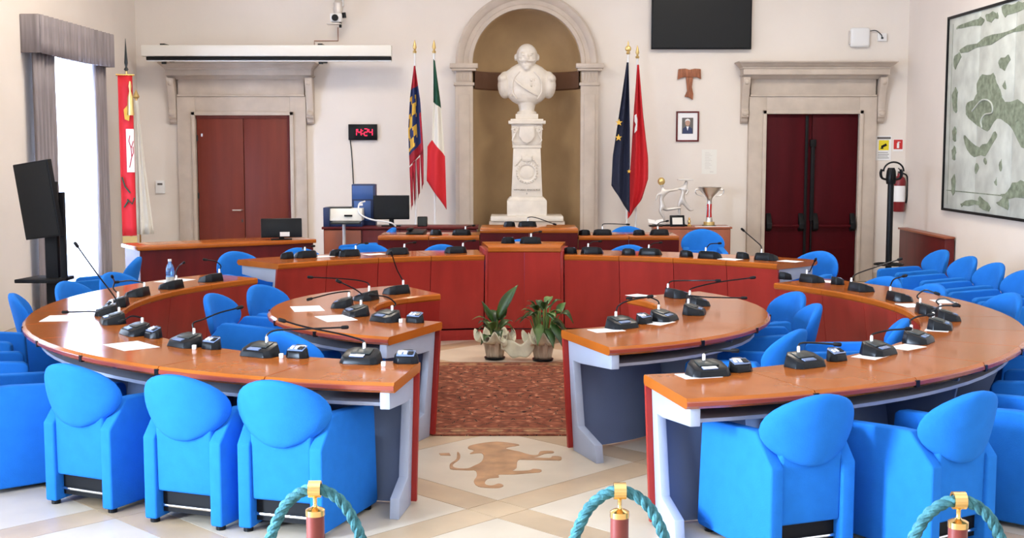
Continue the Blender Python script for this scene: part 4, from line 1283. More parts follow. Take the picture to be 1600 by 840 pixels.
for pts in ([(0.02, 1.62), (0.05, 1.75), (0.045, 1.86), (0.075, 1.95)], [(0.05, 1.75), (0.07, 1.80), (0.068, 1.88)], [(0.045, 1.86), (0.02, 1.95), (0.035, 2.02)]):
    MB().tube([(x, -0.024, z) for x, z in pts], 0.006, 6).build('stitched_branch', 'f_deepred', pt_)
MB().prism([(-0.02, 2.22), (0.03, 2.2), (0.05, 2.32), (0.02, 2.40), (-0.03, 2.34)], -0.022, -0.012, 'y').build('embroidery', 'f_gold', gf, smooth=False)
for pts in ([(-0.075, 1.50), (-0.04, 1.38), (0.02, 1.30)], [(-0.02, 1.22), (0.04, 1.16), (0.07, 1.24)], [(-0.06, 1.12), (-0.01, 1.2)]):
    MB().tube([(x, -0.018, z) for x, z in pts], 0.010, 6).build('embroidered_leaf', 'f_green', gf)
ts = MB().lathe([(0.012, 0.42), (0.02, 0.36), (0.012, 0.30), (0.035, 0.22), (0.04, 0.05), (0.045, 0.0)], 12, (0.05, -0.06, 2.27))
ts.build('tassel', 'gold', gf)
fw = thing('furled_banner', 'furled silvery white banner on a pole in the left corner', 'banner', (-4.88, 16.5, 0))
MB().tube([(0, 0, 0.02), (0, 0, 2.52)], 0.012, 8).build('pole', 'brass', fw)
MB().lathe([(0.15, 0), (0.15, 0.02), (0.04, 0.04)], 18).build('stand_base', 'black', fw)
MB().lathe([(0.02, 0), (0.045, 0.03), (0.03, 0.06), (0.004, 0.12)], 10, (0, 0, 2.50)).build('finial', 'gold', fw)


def pleats(u, v):
    a = 2 * PI * u
    r_ = (0.018 + 0.085 * v ** 1.3) * (1 + 0.28 * math.sin(7 * a))
    return (r_ * math.cos(a) + 0.05 * v, r_ * math.sin(a), 2.48 - 1.75 * v)


solid(MB().grid(56, 14, pleats).build('cloth', 'f_white', fw))

# ------------------------------------------------------------------ curtain set of the window in view
cs = thing('curtain_set', 'grey curtains with pleated pelmet and white sheer at the left window', 'curtain', (XL, 0, 0))
pm = MB()
def pelmet(u, v):
    y = 13.38 + 2.50 * u
    return (0.20 + 0.024 * math.sin(2 * PI * 17 * u), y, 3.27 - (0.40 + 0.02 * math.sin(PI * u)) * v)
pm.grid(200, 3, pelmet)
pm.grid(8, 2, lambda u, v: (0.205 * u, 13.38, 3.27 - 0.40 * v))
pm.grid(8, 2, lambda u, v: (0.205 * u, 15.88, 3.27 - 0.40 * v))
solid(pm.build('pelmet', 'drape', cs), 0.012)
MB().box(0, 0.19, 13.39, 15.87, 3.255, 3.275).build('pelmet_board', 'dark_and_shaded_wood', cs)
MB().tube([(0.10, 13.42, 2.95), (0.10, 15.84, 2.95)], 0.015, 8).build('curtain_rail', 'silver', cs)


def drape(y0, y1, n, amp, x=0.10):
    return MB().grid(n * 10, 6, lambda u, v: (x + amp * math.sin(2 * PI * n * u + 0.4 * math.sin(5 * v)), y0 + (y1 - y0) * u, 2.95 - 2.93 * v))


solid(drape(13.42, 14.05, 6, 0.035).build('drape', 'drape', cs), 0.006)
solid(drape(15.35, 15.82, 5, 0.03).build('drape', 'drape', cs), 0.006)
drape(13.75, 15.55, 14, 0.020, 0.045).build('sheer', 'sheer', cs)

# ------------------------------------------------------------------ television stand at the left wall
tv = thing('television_stand', 'black rolling television stand with small shelf before the grey curtain', 'stand', (-4.36, 11.9, 0))
MB().box(-0.06, 0.06, -0.04, 0.04, 0.05, 1.55).build('column', 'black_matt', tv, bevel=0.008)
MB().box(0.08, 0.13, -0.03, 0.03, 0.05, 1.45).build('column', 'black_matt', tv, bevel=0.008)
MB().prism([(-0.30, -0.20), (0.13, -0.22), (0.13, 0.20), (-0.22, 0.20)], 0.60, 0.635).build('shelf', 'black_matt', tv, bevel=0.006)
for y in (-0.20, 0.18):
    bs = MB().box(-0.32, 0.32, y - 0.03, y + 0.03, 0.05, 0.09).build('base_bar', 'black_matt', tv, bevel=0.006)
    for x in (-0.28, 0.28):
        MB().tube([(x, y - 0.02, 0.028), (x, y + 0.02, 0.028)], 0.027, 10).build('caster', 'black', bs)
MB().box(-0.05, 0.11, -0.20, 0.18, 0.05, 0.10).build('base_beam', 'black_matt', tv, bevel=0.006)
ts_ = thing('television', 'black television on the rolling stand, seen obliquely at the left wall', 'television', (-4.44, 11.78, 1.38), 0)
mt = Matrix.Rotation(R(-8), 4, 'Y') @ Matrix.Rotation(R(-28), 4, 'Z')
MB().box(-0.23, 0.24, -0.02, 0.03, -0.36, 0.36).transform(mt).build('case', 'black_matt', ts_, bevel=0.006)
MB().box(-0.215, 0.225, -0.024, -0.019, -0.345, 0.345).transform(mt).build('screen', 'tv_glass', ts_)
MB().box(-0.08, 0.16, 0.03, 0.07, -0.2, 0.2).transform(mt).build('wall_mount', 'black_matt', ts_)

# ------------------------------------------------------------------ things on the back wall
sc = thing('projection_screen', 'long white roll-up projection screen case mounted above the left door', 'screen case', (0, 0, 0))
MB().box(-4.93, -1.575, 16.94, 17.07, 3.085, 3.235).build('case', 'screen_case', sc, bevel=0.012)
MB().box(-4.86, -1.58, 16.93, 17.06, 3.035, 3.08).build('weight_bar', 'black_matt', sc, bevel=0.004)
MB().box(-4.86, -1.58, 16.945, 17.05, 3.02, 3.034).build('screen_cloth', 'white', sc)
for x in (-4.66, -2.54):
    k = MB().box(x - 0.03, x + 0.03, 17.0, YB - 0.005, 3.235, 3.26)
    k.box(x - 0.03, x + 0.03, YB - 0.03, YB - 0.005, 3.03, 3.26)
    k.box(x - 0.03, x + 0.03, 17.06, 17.09, 2.99, 3.26)
    k.build('bracket', 'charcoal', sc)
cm = thing('ceiling_camera', 'small white and black security camera hanging above the projection screen', 'camera', (-2.32, 17.22, 3.56))
MB().box(-0.05, 0.05, 0.20, 0.275, 0.24, 0.44).build('wall_plate', 'white', cm, bevel=0.008)
MB().tube([(0, 0.25, 0.34), (0, 0.0, 0.34), (0, 0.0, 0.26)], 0.03, 10).build('arm', 'charcoal', cm)
MB().lathe([(0.03, 0.10), (0.06, 0.12), (0.07, 0.18), (0.055, 0.22), (0.065, 0.26), (0.04, 0.30)], 18).build('gimbal', 'silver_paint', cm)
MB().tube([(0.075, 0, 0.13), (0.085, 0, 0.06)], 0.03, 8).build('yoke', 'black', cm)
MB().box(-0.10, 0.06, -0.07, 0.07, -0.0, 0.12).build('housing', 'white', cm, bevel=0.02)
MB().tube([(-0.03, -0.07, 0.055), (-0.03, -0.10, 0.055)], 0.045, 16).build('lens', 'black', cm)
MB().box(-0.15, 0.05, -0.08, 0.08, -0.03, -0.018).build('visor', 'silver_paint', cm, bevel=0.004)
MB().lathe([(0.018, -0.07), (0.018, 0.0)], 10, (0.03, 0, 0)).build('microphone', 'black', cm)
cw = thing('camera_cable', 'thin brown cable run on the wall between camera and screen case', 'cable', (0, 0, 0))
MB().tube([(-2.36, YB - 0.006, 3.52), (-2.36, YB - 0.006, 3.335), (-2.69, YB - 0.006, 3.335), (-2.69, YB - 0.006, 3.25)], 0.006, 6).build('cable', 'tau', cw)

ck = thing('wall_clock', 'black digital wall clock with red digits', 'clock', (-2.03, YB, 2.08))
MB().box(-0.20, 0.20, -0.05, -0.002, -0.11, 0.11).build('case', 'black', ck, bevel=0.006)
SEG = {'a': (0, 0.046, 1), 'b': (0.024, 0.023, 0), 'c': (0.024, -0.023, 0), 'd': (0, -0.046, 1), 'e': (-0.024, -0.023, 0), 'f': (-0.024, 0.023, 0), 'g': (0, 0, 1)}
for x, segs in ((-0.11, 'bc'), (-0.045, 'fgbc'), (0.045, 'abged'), (0.11, 'fgbc')):
    d_ = MB()
    for s in segs:
        dx, dz, hz = SEG[s]
        w_, h_ = (0.019, 0.006) if hz else (0.006, 0.019)
        d_.box(x + dx - w_, x + dx + w_, -0.053, -0.050, dz - h_, dz + h_)
    d_.build('digit', 'red_led', ck, smooth=False)
d_ = MB()
for z in (-0.02, 0.02):
    d_.box(-0.005, 0.005, -0.053, -0.050, z - 0.006, z + 0.006)
d_.build('colon', 'red_led', ck, smooth=False)
cc = thing('clock_cable', 'thin grey cable hanging down the wall from the red digit clock', 'cable', (0, 0, 0))
MB().tube(spline([(-2.21, YB - 0.008, 1.97), (-2.19, YB - 0.008, 1.75), (-2.17, YB - 0.008, 1.3)], 5), 0.008, 6).build('cable', 'charcoal', cc)

wt = thing('wall_television', 'large black flat television mounted high on the back wall', 'television', (2.655, YB, 3.60))
MB().box(-0.69, 0.69, -0.09, -0.04, -0.385, 0.40).build('case', 'black', wt, bevel=0.006)
MB().box(-0.67, 0.67, -0.094, -0.089, -0.36, 0.385).build('screen', 'tv_glass', wt)
MB().box(-0.3, 0.3, -0.04, -0.004, -0.2, 0.2).build('wall_mount', 'black_matt', wt)

tc = thing('tau_cross', 'brown wooden T shaped cross on the back wall', 'cross', (2.505, YB, 2.75))
MB().prism([(-0.155, 0.20), (-0.06, 0.205), (0.0, 0.19), (0.07, 0.205), (0.155, 0.20), (0.16, 0.06), (0.11, 0.085), (0.05, 0.09), (0.0, 0.08), (-0.06, 0.09), (-0.11, 0.08), (-0.165, 0.055)], -0.045, -0.003, 'y').build('arm', 'tau', tc, bevel=0.008)
MB().prism([(-0.05, 0.085), (0.05, 0.085), (0.035, -0.05), (0.055, -0.14), (0.05, -0.225), (0.0, -0.19), (-0.065, -0.18), (-0.03, -0.10), (-0.04, 0.0)], -0.045, -0.003, 'y').build('shaft', 'tau', tc, bevel=0.008)

pf_ = thing('framed_portrait', 'small dark framed portrait photograph on the back wall', 'picture', (2.49, YB, 2.16))
fm = MB()
for x0, x1, z0, z1 in ((-0.16, -0.138, -0.21, 0.21), (0.138, 0.16, -0.21, 0.21), (-0.138, 0.138, 0.188, 0.21), (-0.138, 0.138, -0.21, -0.188)):
    fm.box(x0, x1, -0.025, -0.003, z0, z1)
fm.build('frame', 'dark_and_shaded_wood', pf_, bevel=0.003)
MB().box(-0.138, 0.138, -0.012, -0.004, -0.188, 0.188).build('mount_board', 'paper', pf_)
ph = MB().box(-0.078, 0.078, -0.015, -0.012, -0.10, 0.12).build('photograph', 'ink', pf_)
MB().prism([(-0.07, -0.10), (-0.065, -0.03), (-0.025, 0.0), (0.025, 0.0), (0.065, -0.03), (0.07, -0.10)], -0.0165, -0.015, 'y').build('printed_jacket', 'navy_case', ph, smooth=False)
MB().prism([(0.034 * math.cos(a), 0.05 + 0.045 * math.sin(a)) for a in [i * PI / 8 for i in range(16)]], -0.018, -0.0155, 'y').build('printed_face', 'skin', ph, smooth=False)
MB().prism([(-0.036, 0.06), (-0.03, 0.095), (0.0, 0.108), (0.03, 0.095), (0.036, 0.06), (0.02, 0.08), (-0.02, 0.08)], -0.0185, -0.017, 'y').build('printed_hair', 'white', ph, smooth=False)
MB().prism([(-0.018, 0.0), (0.018, 0.0), (0.0, -0.06)], -0.0175, -0.0165, 'y').build('printed_shirt', 'paper', ph, smooth=False)

nt_ = thing('wall_notice', 'small pale printed notice on the back wall above the silver trophy cup', 'notice', (2.80, YB, 1.67))
MB().box(-0.105, 0.105, -0.004, -0.001, -0.17, 0.17).build('sheet', 'screen_case', nt_)
ln = MB()
for i in range(11):
    ln.box(-0.06, 0.0 + 0.02 * ((i * 7) % 3), -0.006, -0.004, 0.125 - i * 0.022, 0.131 - i * 0.022)
ln.box(0.01, 0.06, -0.006, -0.004, -0.145, -0.135)
ln.build('print_lines', 'silver_paint', nt_, smooth=False)

ap = thing('wall_access_point', 'white square wireless box mounted on the wall above the right door', 'wall box', (4.855, YB, 3.38))
MB().box(-0.135, 0.135, -0.07, -0.003, -0.135, 0.135).build('case', 'white', ap, bevel=0.035, seg=4)
MB().box(-0.15, -0.125, -0.05, -0.003, -0.09, 0.09).build('bracket', 'silver_paint', ap)
so = thing('wall_socket', 'small white socket box on the wall, cabled to the wireless box', 'socket', (5.165, YB, 3.385))
MB().box(-0.065, 0.065, -0.04, -0.003, -0.055, 0.055).build('case', 'white', so, bevel=0.008)
MB().box(-0.02, 0.01, -0.05, -0.04, -0.025, 0.0).build('plug', 'charcoal', so)
sw = thing('box_cable', 'short curved grey cable between wireless box and socket', 'cable', (0, 0, 0))
MB().tube(spline([(4.99, YB - 0.03, 3.47), (5.07, YB - 0.04, 3.475), (5.14, YB - 0.05, 3.42), (5.155, YB - 0.048, 3.385)], 5), 0.007, 6).build('cable', 'charcoal', sw)
th = thing('thermostat', 'small white thermostat on the wall left of the left door', 'thermostat', (-4.87, YB, 1.32))
MB().box(-0.065, 0.065, -0.035, -0.003, -0.09, 0.09).build('case', 'white', th, bevel=0.008)
MB().box(-0.035, 0.035, -0.037, -0.035, 0.025, 0.055).build('display', 'ink', th, smooth=False)

sg = thing('camera_sign', 'white and yellow video surveillance sign beside the right door', 'sign', (5.235, YB, 1.86))
MB().box(-0.105, 0.105, -0.006, -0.001, -0.17, 0.17).build('plate', 'paper', sg)
MB().box(-0.095, 0.095, -0.008, -0.006, 0.125, 0.155).build('header_bar', 'ink', sg, smooth=False)
MB().box(-0.07, 0.07, -0.008, -0.006, -0.03, 0.11).build('yellow_field', 'yellow', sg, smooth=False)
cg = MB().prism([(-0.04, 0.03), (0.03, 0.065), (0.045, 0.035), (-0.03, 0.0)], -0.010, -0.008, 'y')
cg.box(-0.045, -0.005, -0.010, -0.008, -0.01, 0.005)
cg.build('camera_symbol', 'black', sg, smooth=False)
ln = MB()
for i in range(4):
    ln.box(-0.08, 0.06 + 0.015 * (i % 2), -0.008, -0.006, -0.065 - i * 0.025, -0.058 - i * 0.025)
ln.build('print_lines', 'ink', sg, smooth=False)
es = thing('extinguisher_sign', 'small red extinguisher sign right of the yellow sign', 'sign', (5.435, YB, 1.90))
MB().box(-0.07, 0.07, -0.006, -0.001, -0.085, 0.085).build('plate', 'paper', es)
MB().box(-0.062, 0.062, -0.008, -0.006, -0.055, 0.077).build('red_field', 'mark_red', es, smooth=False)
eg = MB().box(-0.018, 0.014, -0.010, -0.008, -0.04, 0.03)
eg.box(-0.008, 0.004, -0.010, -0.008, 0.03, 0.05)
eg.box(0.004, 0.03, -0.010, -0.008, 0.038, 0.048)
eg.build('extinguisher_symbol', 'paper', es, smooth=False)

ex = thing('fire_extinguisher', 'dark red fire extinguisher hanging behind the coat stand', 'fire extinguisher', (5.43, YB - 0.13, 0.98))
MB().lathe([(0.07, 0), (0.082, 0.015), (0.082, 0.42), (0.07, 0.47), (0.03, 0.50), (0.03, 0.53)], 18).build('cylinder', 'ext_red', ex)
MB().lathe([(0.0835, 0.14), (0.0835, 0.36)], 18).build('label', 'paper', ex)
MB().box(-0.02, 0.02, -0.06, 0.03, 0.53, 0.56).build('valve', 'black', ex, bevel=0.004)
MB().tube([(0, -0.03, 0.56), (0.0, 0.02, 0.59), (0.0, 0.06, 0.60)], 0.008, 6).build('lever', 'black', ex)
MB().tube(spline([(0.03, 0, 0.54), (0.10, -0.02, 0.48), (0.105, -0.03, 0.25), (0.09, -0.03, 0.12)], 5), 0.011, 8).build('hose', 'black', ex)
MB().box(-0.03, 0.03, 0.08, 0.128, 0.30, 0.40).build('wall_hook', 'black', ex)

ct = thing('coat_stand', 'black coat stand with hooks and umbrella ring by the right door', 'coat stand', (4.74, 15.5, 0))
MB().tube([(0, 0, 0.03), (0, 0, 1.60)], [0.038] * 2, 14).build('pole', 'black', ct)
MB().lathe([(0.20, 0), (0.20, 0.015), (0.10, 0.03), (0.045, 0.05)], 24).build('base', 'black', ct)
MB().lathe([(0.055, 0), (0.065, 0.06), (0.055, 0.16), (0.04, 0.20)], 16, (0, 0, 1.42)).build('head', 'black', ct)
for i in range(6):
    a = i * PI / 3 + 0.3
    c_, s_ = math.cos(a), math.sin(a)
    MB().tube(spline([(0.03 * c_, 0.03 * s_, 1.47), (0.12 * c_, 0.12 * s_, 1.49), (0.145 * c_, 0.145 * s_, 1.55), (0.13 * c_, 0.13 * s_, 1.60)], 4), 0.013, 8).build('hook', 'black', ct)
MB().tube([(0.125 * math.cos(a) + 0.03, 0.0, 1.575 + 0.115 * math.sin(a)) for a in [PI * i / 14 for i in range(15)]], 0.011, 8).build('hoop', 'black', ct)
rg = MB().tube([(0.17 * math.cos(a), 0.17 * math.sin(a), 0.42) for a in [2 * PI * i / 20 for i in range(21)]], 0.012, 8)
rg.tube([(-0.17, 0, 0.42), (0.17, 0, 0.42)], 0.009, 6)
rg.tube([(0, -0.17, 0.42), (0, 0.17, 0.42)], 0.009, 6)
rg.build('umbrella_ring', 'black', ct)
hat = MB().lathe([(0.09, 0), (0.085, 0.05), (0.06, 0.08), (0.0, 0.09)], 16, (0.10, -0.02, 1.49)).build('black_cap', 'black_matt')
tag(hat, 'black cap hanging on the coat stand hooks', 'cap')

# framed map on the right wall
mp = thing('wall_map', 'huge framed grey green city map panels on the right wall', 'map', (XR, 0, 0))
Y0, Y1, Z0, Z1 = 11.6, 15.84, 1.08, 3.49
fm = MB()
for a, b, c_, d_ in ((Y0, Y0 + 0.03, Z0, Z1), (Y1 - 0.03, Y1, Z0, Z1), (Y0, Y1, Z0, Z0 + 0.03), (Y0, Y1, Z1 - 0.03, Z1)):
    fm.box(-0.05, -0.003, a, b, c_, d_)
fm.build('frame', 'black_matt', mp, bevel=0.003)
for k in range(4):
    a = Y0 + 0.03 + k * (Y1 - Y0 - 0.06) / 4
    MB().box(-0.030, -0.004, a + 0.004, a + (Y1 - Y0 - 0.06) / 4 - 0.004, Z0 + 0.03, Z1 - 0.03).build('map_panel', 'map_paper', mp, bevel=0.002)
MAP_SHAPES = [
   [ (14.641, 2.703), (14.311, 2.700), (14.221, 2.602), (14.092, 2.505), (13.963, 2.378), (13.438, 2.330), (13.393, 1.863), (13.688, 2.042), (13.943, 2.166), (14.259, 2.172), (14.454, 2.066), (14.756, 2.118), (15.124, 2.256), (15.091, 2.386), (14.834, 2.473), (14.803, 2.600) ],
   [ (15.193, 2.026), (14.912, 1.926), (14.563, 1.894), (14.246, 2.033), (14.162, 2.001), (14.388, 1.815), (14.721, 1.765), (15.037, 1.828) ],
   [ (14.163, 2.828), (13.936, 2.888), (13.854, 2.823), (13.960, 2.740), (14.116, 2.749) ],
   [ (14.046, 2.594), (13.970, 2.602), (13.948, 2.534), (14.025, 2.532) ],
   [ (13.866, 1.377), (13.648, 1.475), (13.359, 1.513), (13.342, 1.338), (13.939, 1.329) ],
   [ (14.017, 1.725), (13.978, 1.725), (13.992, 1.633), (14.047, 1.632) ],
   [ (14.729, 1.669), (14.667, 1.654), (14.738, 1.578), (14.783, 1.597) ],
   [ (14.156, 1.522), (14.100, 1.523), (14.109, 1.455), (14.158, 1.460) ],
   [ (14.480, 1.736), (14.428, 1.720), (14.459, 1.688), (14.502, 1.697) ],
   [ (15.509, 3.367), (14.966, 3.379), (14.706, 3.369), (14.658, 3.301), (15.045, 3.291), (15.503, 3.307) ],
   [ (14.582, 3.388), (14.297, 3.389), (14.251, 3.323), (14.533, 3.305) ],
   [ (14.106, 3.444), (13.764, 3.435), (13.544, 3.416), (13.538, 3.352), (13.977, 3.310), (14.122, 3.370) ],
   [ (15.339, 3.055), (14.598, 3.124), (13.963, 3.159), (13.521, 3.177), (13.516, 3.124), (13.957, 3.099), (14.674, 3.036), (15.288, 3.002) ],
   [ (15.158, 1.197), (14.671, 1.252), (14.581, 1.207), (15.108, 1.160) ],
   [ (14.590, 1.303), (14.244, 1.176), (14.576, 1.159) ],
   [ (14.089, 1.245), (13.784, 1.320), (13.772, 1.199) ],
   [ (13.764, 2.282), (13.434, 2.287), (13.424, 2.184), (13.640, 2.160) ],
   [ (15.458, 3.031), (15.356, 2.941), (15.552, 2.838), (15.612, 2.959) ],
   [ (15.603, 2.572), (15.450, 2.565), (15.446, 2.331), (15.561, 2.334) ],
   [ (15.520, 1.522), (15.425, 1.524), (15.424, 1.321), (15.520, 1.317) ],
   [ (15.534, 1.861), (15.438, 1.861), (15.444, 1.726), (15.540, 1.725) ],
   [ (15.538, 2.097), (15.442, 2.096), (15.448, 1.962), (15.544, 1.962) ],
]

for i, q in enumerate(MAP_SHAPES):
    MB().prism(smooth_outline(q, 3, 0.018, (Y0 + 0.04, Z0 + 0.04), (Y1 - 0.04, Z1 - 0.04)), -0.0325 - 0.0003 * i, -0.030, 'x').build('printed_land', 'map_green', mp, smooth=False)
cn = MB()
for pts in ([(14.93, 2.30), (14.62, 2.42), (14.35, 2.38), (14.30, 2.27), (14.52, 2.25), (14.63, 2.18), (14.60, 2.10)],):
    cn.tube(spline([(-0.036, y, z) for y, z in pts], 4), 0.010, 6)
cn.build('printed_canal', 'map_paper', mp)
ln = MB()
for z in (1.33,):
    ln.box(-0.032, -0.030, Y0 + 0.05, Y1 - 0.12, z, z + 0.012)
ln.box(-0.032, -0.030, Y1 - 0.17, Y1 - 0.16, Z0 + 0.08, Z1 - 0.1)
ln.build('printed_border', 'map_green', mp, smooth=False)

# ------------------------------------------------------------------ things on the sideboards and desks
mo = thing('desk_monitor', 'black monitor seen from behind with white label, on the desk by the left door', 'monitor', (-2.64, 14.48, 0.80), 12)
MB().prism([(-0.02, 0.03), (0.03, 0.03), (0.06, 0.25), (0.02, 0.25)], -0.235, 0.235, 'x').build('case', 'black', mo, bevel=0.008)
MB().box(-0.02, 0.09, -0.03, -0.012, 0.045, 0.095).build('white_label', 'paper', mo)
MB().box(-0.12, 0.12, -0.02, 0.14, 0.0, 0.015).build('foot', 'black', mo, bevel=0.004)
MB().box(-0.03, 0.03, 0.03, 0.06, 0.01, 0.12).build('neck', 'black', mo)
pr = thing('printer', 'white and dark blue desktop printer on the left sideboard', 'printer', (-2.06, 15.61, 0.89))
MB().box(-0.24, -0.16, -0.155, 0.10, 0, 0.24).build('side_case', 'navy_case', pr, bevel=0.008)
MB().box(-0.16, 0.24, -0.135, 0.10, 0.0, 0.07).build('lower_case', 'navy_case', pr, bevel=0.008)
MB().prism([(-0.15, 0.075), (0.10, 0.075), (0.10, 0.225), (-0.11, 0.225)], -0.16, 0.24, 'x').build('upper_case', 'screen_case', pr, bevel=0.008)
MB().box(-0.20, 0.10, -0.09, 0.09, 0.226, 0.243).build('lid', 'charcoal', pr, bevel=0.004)
MB().box(0.02, 0.12, -0.155, -0.12, 0.13, 0.15).build('paper_slot', 'black', pr)
bt = thing('blue_computer', 'dark blue box computer standing behind the printer', 'computer', (-1.83, 15.84, 0.89))
MB().box(-0.15, 0.15, -0.10, 0.085, 0.0, 0.52).build('case', 'navy_case', bt, bevel=0.01)
MB().box(-0.14, 0.12, -0.106, -0.10, 0.33, 0.50).build('upper_front', 'blue_case', bt, bevel=0.003)
MB().box(-0.12, 0.09, -0.106, -0.10, 0.06, 0.31).build('lower_front', 'blue_case', bt, bevel=0.003)
MB().box(-0.05, -0.01, -0.109, -0.106, 0.25, 0.28).build('white_label', 'paper', bt)
wc = thing('white_cable', 'white cable looping down between the dark blue computer and the printer', 'cable', (0, 0, 0))
MB().tube(spline([(-1.80, 15.62, 1.20), (-1.86, 15.52, 1.17), (-1.85, 15.47, 1.06), (-1.72, 15.42, 0.99), (-1.55, 15.42, 0.96), (-1.45, 15.42, 0.94), (-1.40, 15.44, 0.90)], 6), 0.010, 6).build('cable', 'white', wc)
m2 = thing('clerk_monitor', 'black flat monitor on a foot, right of the printer', 'monitor', (-1.47, 15.62, 0.89))
MB().box(-0.225, 0.225, -0.02, 0.03, 0.085, 0.385).build('case', 'black', m2, bevel=0.006)
MB().box(-0.21, 0.21, -0.024, -0.019, 0.10, 0.37).build('screen', 'tv_glass', m2)
MB().box(-0.03, 0.03, 0.0, 0.03, 0.01, 0.10).build('neck', 'black', m2)
MB().box(-0.12, 0.12, -0.08, 0.09, 0.0, 0.015).build('foot', 'black', m2, bevel=0.004)
sp = thing('small_speaker', 'small black cube speaker on the left sideboard below the flags', 'speaker', (-1.08, 15.6, 0.89))
MB().box(-0.06, 0.06, -0.06, 0.06, 0, 0.12).build('case', 'black', sp, bevel=0.006)
MB().box(-0.05, 0.05, -0.064, -0.059, 0.01, 0.11).build('grille', 'charcoal', sp)
ps = thing('pole_stand', 'slim grey pole stand before the left sideboard under the printer', 'stand', (-2.02, 15.28, 0))
MB().lathe([(0.15, 0), (0.15, 0.012), (0.03, 0.03)], 20).build('base', 'silver_paint', ps)
MB().tube([(0, 0, 0.02), (0, 0, 0.94)], 0.020, 12).build('pole', 'silver_paint', ps)
MB().box(-0.15, 0.20, -0.10, 0.10, 0.94, 0.965).build('top_plate', 'charcoal', ps, bevel=0.004)
co = thing('desk_telephone', 'black telephone on the rear dais row near the raised middle', 'telephone', (-1.05, 14.15, 0.89), -10)
MB().prism([(-0.09, 0), (0.09, 0), (0.09, 0.06), (-0.09, 0.025)], -0.10, 0.10, 'x').build('base', 'black', co, bevel=0.006)
MB().box(-0.095, -0.05, -0.09, 0.09, 0.045, 0.075).build('handset', 'black', co, bevel=0.012)

cup = thing('trophy_cup', 'silver trophy cup with dark stem on the right sideboard', 'trophy', (2.70, 16.80, 0.815))
MB().lathe([(0.075, 0), (0.075, 0.055), (0.06, 0.06)], 18).build('foot', 'gold', cup)
MB().box(-0.08, 0.08, -0.08, 0.08, -0.0, 0.014).build('foot_plate', 'black', cup)
MB().lathe([(0.045, 0.06), (0.040, 0.11), (0.034, 0.12)], 16).build('stem_base', 'silver', cup)
MB().lathe([(0.036, 0.12), (0.030, 0.20), (0.034, 0.30)], 16).build('stem', 'mark_red', cup)
for a in (0.6, 2.6, 4.6):
    MB().tube([(0.036 * math.cos(a), 0.036 * math.sin(a), 0.11), (0.034 * math.cos(a), 0.034 * math.sin(a), 0.31)], 0.009, 8).build('stem_rod', 'chrome', cup)
MB().lathe([(0.036, 0.30), (0.030, 0.34), (0.04, 0.38), (0.075, 0.42), (0.125, 0.47), (0.155, 0.52), (0.160, 0.525), (0.12, 0.475), (0.06, 0.43), (0.0, 0.42)], 26).build('bowl', 'silver', cup)
for s in (-1, 1):
    MB().tube(spline([(s * 0.13, 0, 0.48), (s * 0.185, 0, 0.49), (s * 0.175, 0, 0.43), (s * 0.09, 0, 0.40)], 5), 0.008, 6).build('handle', 'silver', cup)

# two silver running figures
rs = thing('runner_sculpture', 'silver sculpture of two linked running figures on the right sideboard', 'sculpture', (2.20, 16.84, 0.815))


def figure(name, joints, edges, radii, parent, m):
    me = bpy.data.meshes.new(name)
    me.from_pydata(joints, edges, [])
    o = bpy.data.objects.new(name, me)
    COL.objects.link(o)
    o.parent = parent
    me.materials.append(M[m])
    sk = o.modifiers.new('skin', 'SKIN')
    sk.use_smooth_shade = True
    for d_, r_ in zip(me.skin_vertices[0].data, radii):
        d_.radius = (r_, r_)
        d_.use_root = False
    me.skin_vertices[0].data[0].use_root = True
    ss = o.modifiers.new('round', 'SUBSURF')
    ss.levels = ss.render_levels = 1
    return o


J = [(-0.12, 0, 0.27), (-0.15, 0, 0.36), (-0.11, 0, 0.46), (-0.13, 0, 0.52), (-0.145, 0, 0.58), (-0.02, 0, 0.48), (0.09, 0, 0.49), (-0.20, -0.02, 0.42), (-0.22, -0.03, 0.34),
     (-0.08, 0.01, 0.22), (0.05, 0.01, 0.235), (0.13, 0.0, 0.245), (-0.16, -0.01, 0.20), (-0.10, -0.01, 0.10), (-0.13, -0.01, 0.02), (-0.07, -0.02, 0.01)]
E_ = [(0, 1), (1, 2), (2, 3), (3, 4), (2, 5), (5, 6), (2, 7), (7, 8), (0, 9), (9, 10), (10, 11), (0, 12), (12, 13), (13, 14), (14, 15)]
r0_ = [0.034, 0.032, 0.036, 0.018, 0.036, 0.019, 0.013, 0.017, 0.012, 0.028, 0.020, 0.012, 0.026, 0.018, 0.013, 0.010]
figure('rear_runner', J, E_, r0_, rs, 'silver_paint')
J2 = [(0.13, 0.02, 0.36), (0.15, 0.02, 0.44), (0.16, 0.02, 0.52), (0.19, 0.02, 0.56), (0.20, 0.02, 0.61), (0.10, 0.02, 0.50), (0.02, 0.02, 0.50), (0.22, 0.0, 0.47), (0.18, -0.02, 0.42),
      (0.20, 0.02, 0.27), (0.25, 0.02, 0.21), (0.30, 0.02, 0.22), (0.10, 0.03, 0.28), (0.11, 0.03, 0.15), (0.06, 0.03, 0.05), (0.10, 0.02, 0.03)]
figure('front_runner', J2, E_, r0_, rs, 'silver_paint')
MB().box(0.08, 0.28, -0.06, 0.10, 0.615, 0.632).build('flat_cap', 'silver_paint', rs, bevel=0.005)
MB().ellipsoid((-0.145, 0, 0.60), (0.05, 0.05, 0.055), 12, 8).build('hair', 'gold', rs)
MB().box(-0.25, 0.20, -0.08, 0.12, 0.0, 0.02).build('base', 'black', rs, bevel=0.004)
pq = thing('award_plaque', 'small black framed plaque in front of the running figures', 'plaque', (2.26, 16.69, 0.815), 8)
MB().prism([(-0.01, 0), (0.02, 0), (0.05, 0.15), (0.02, 0.15)], -0.10, 0.10, 'x').build('frame', 'black', pq, bevel=0.006)
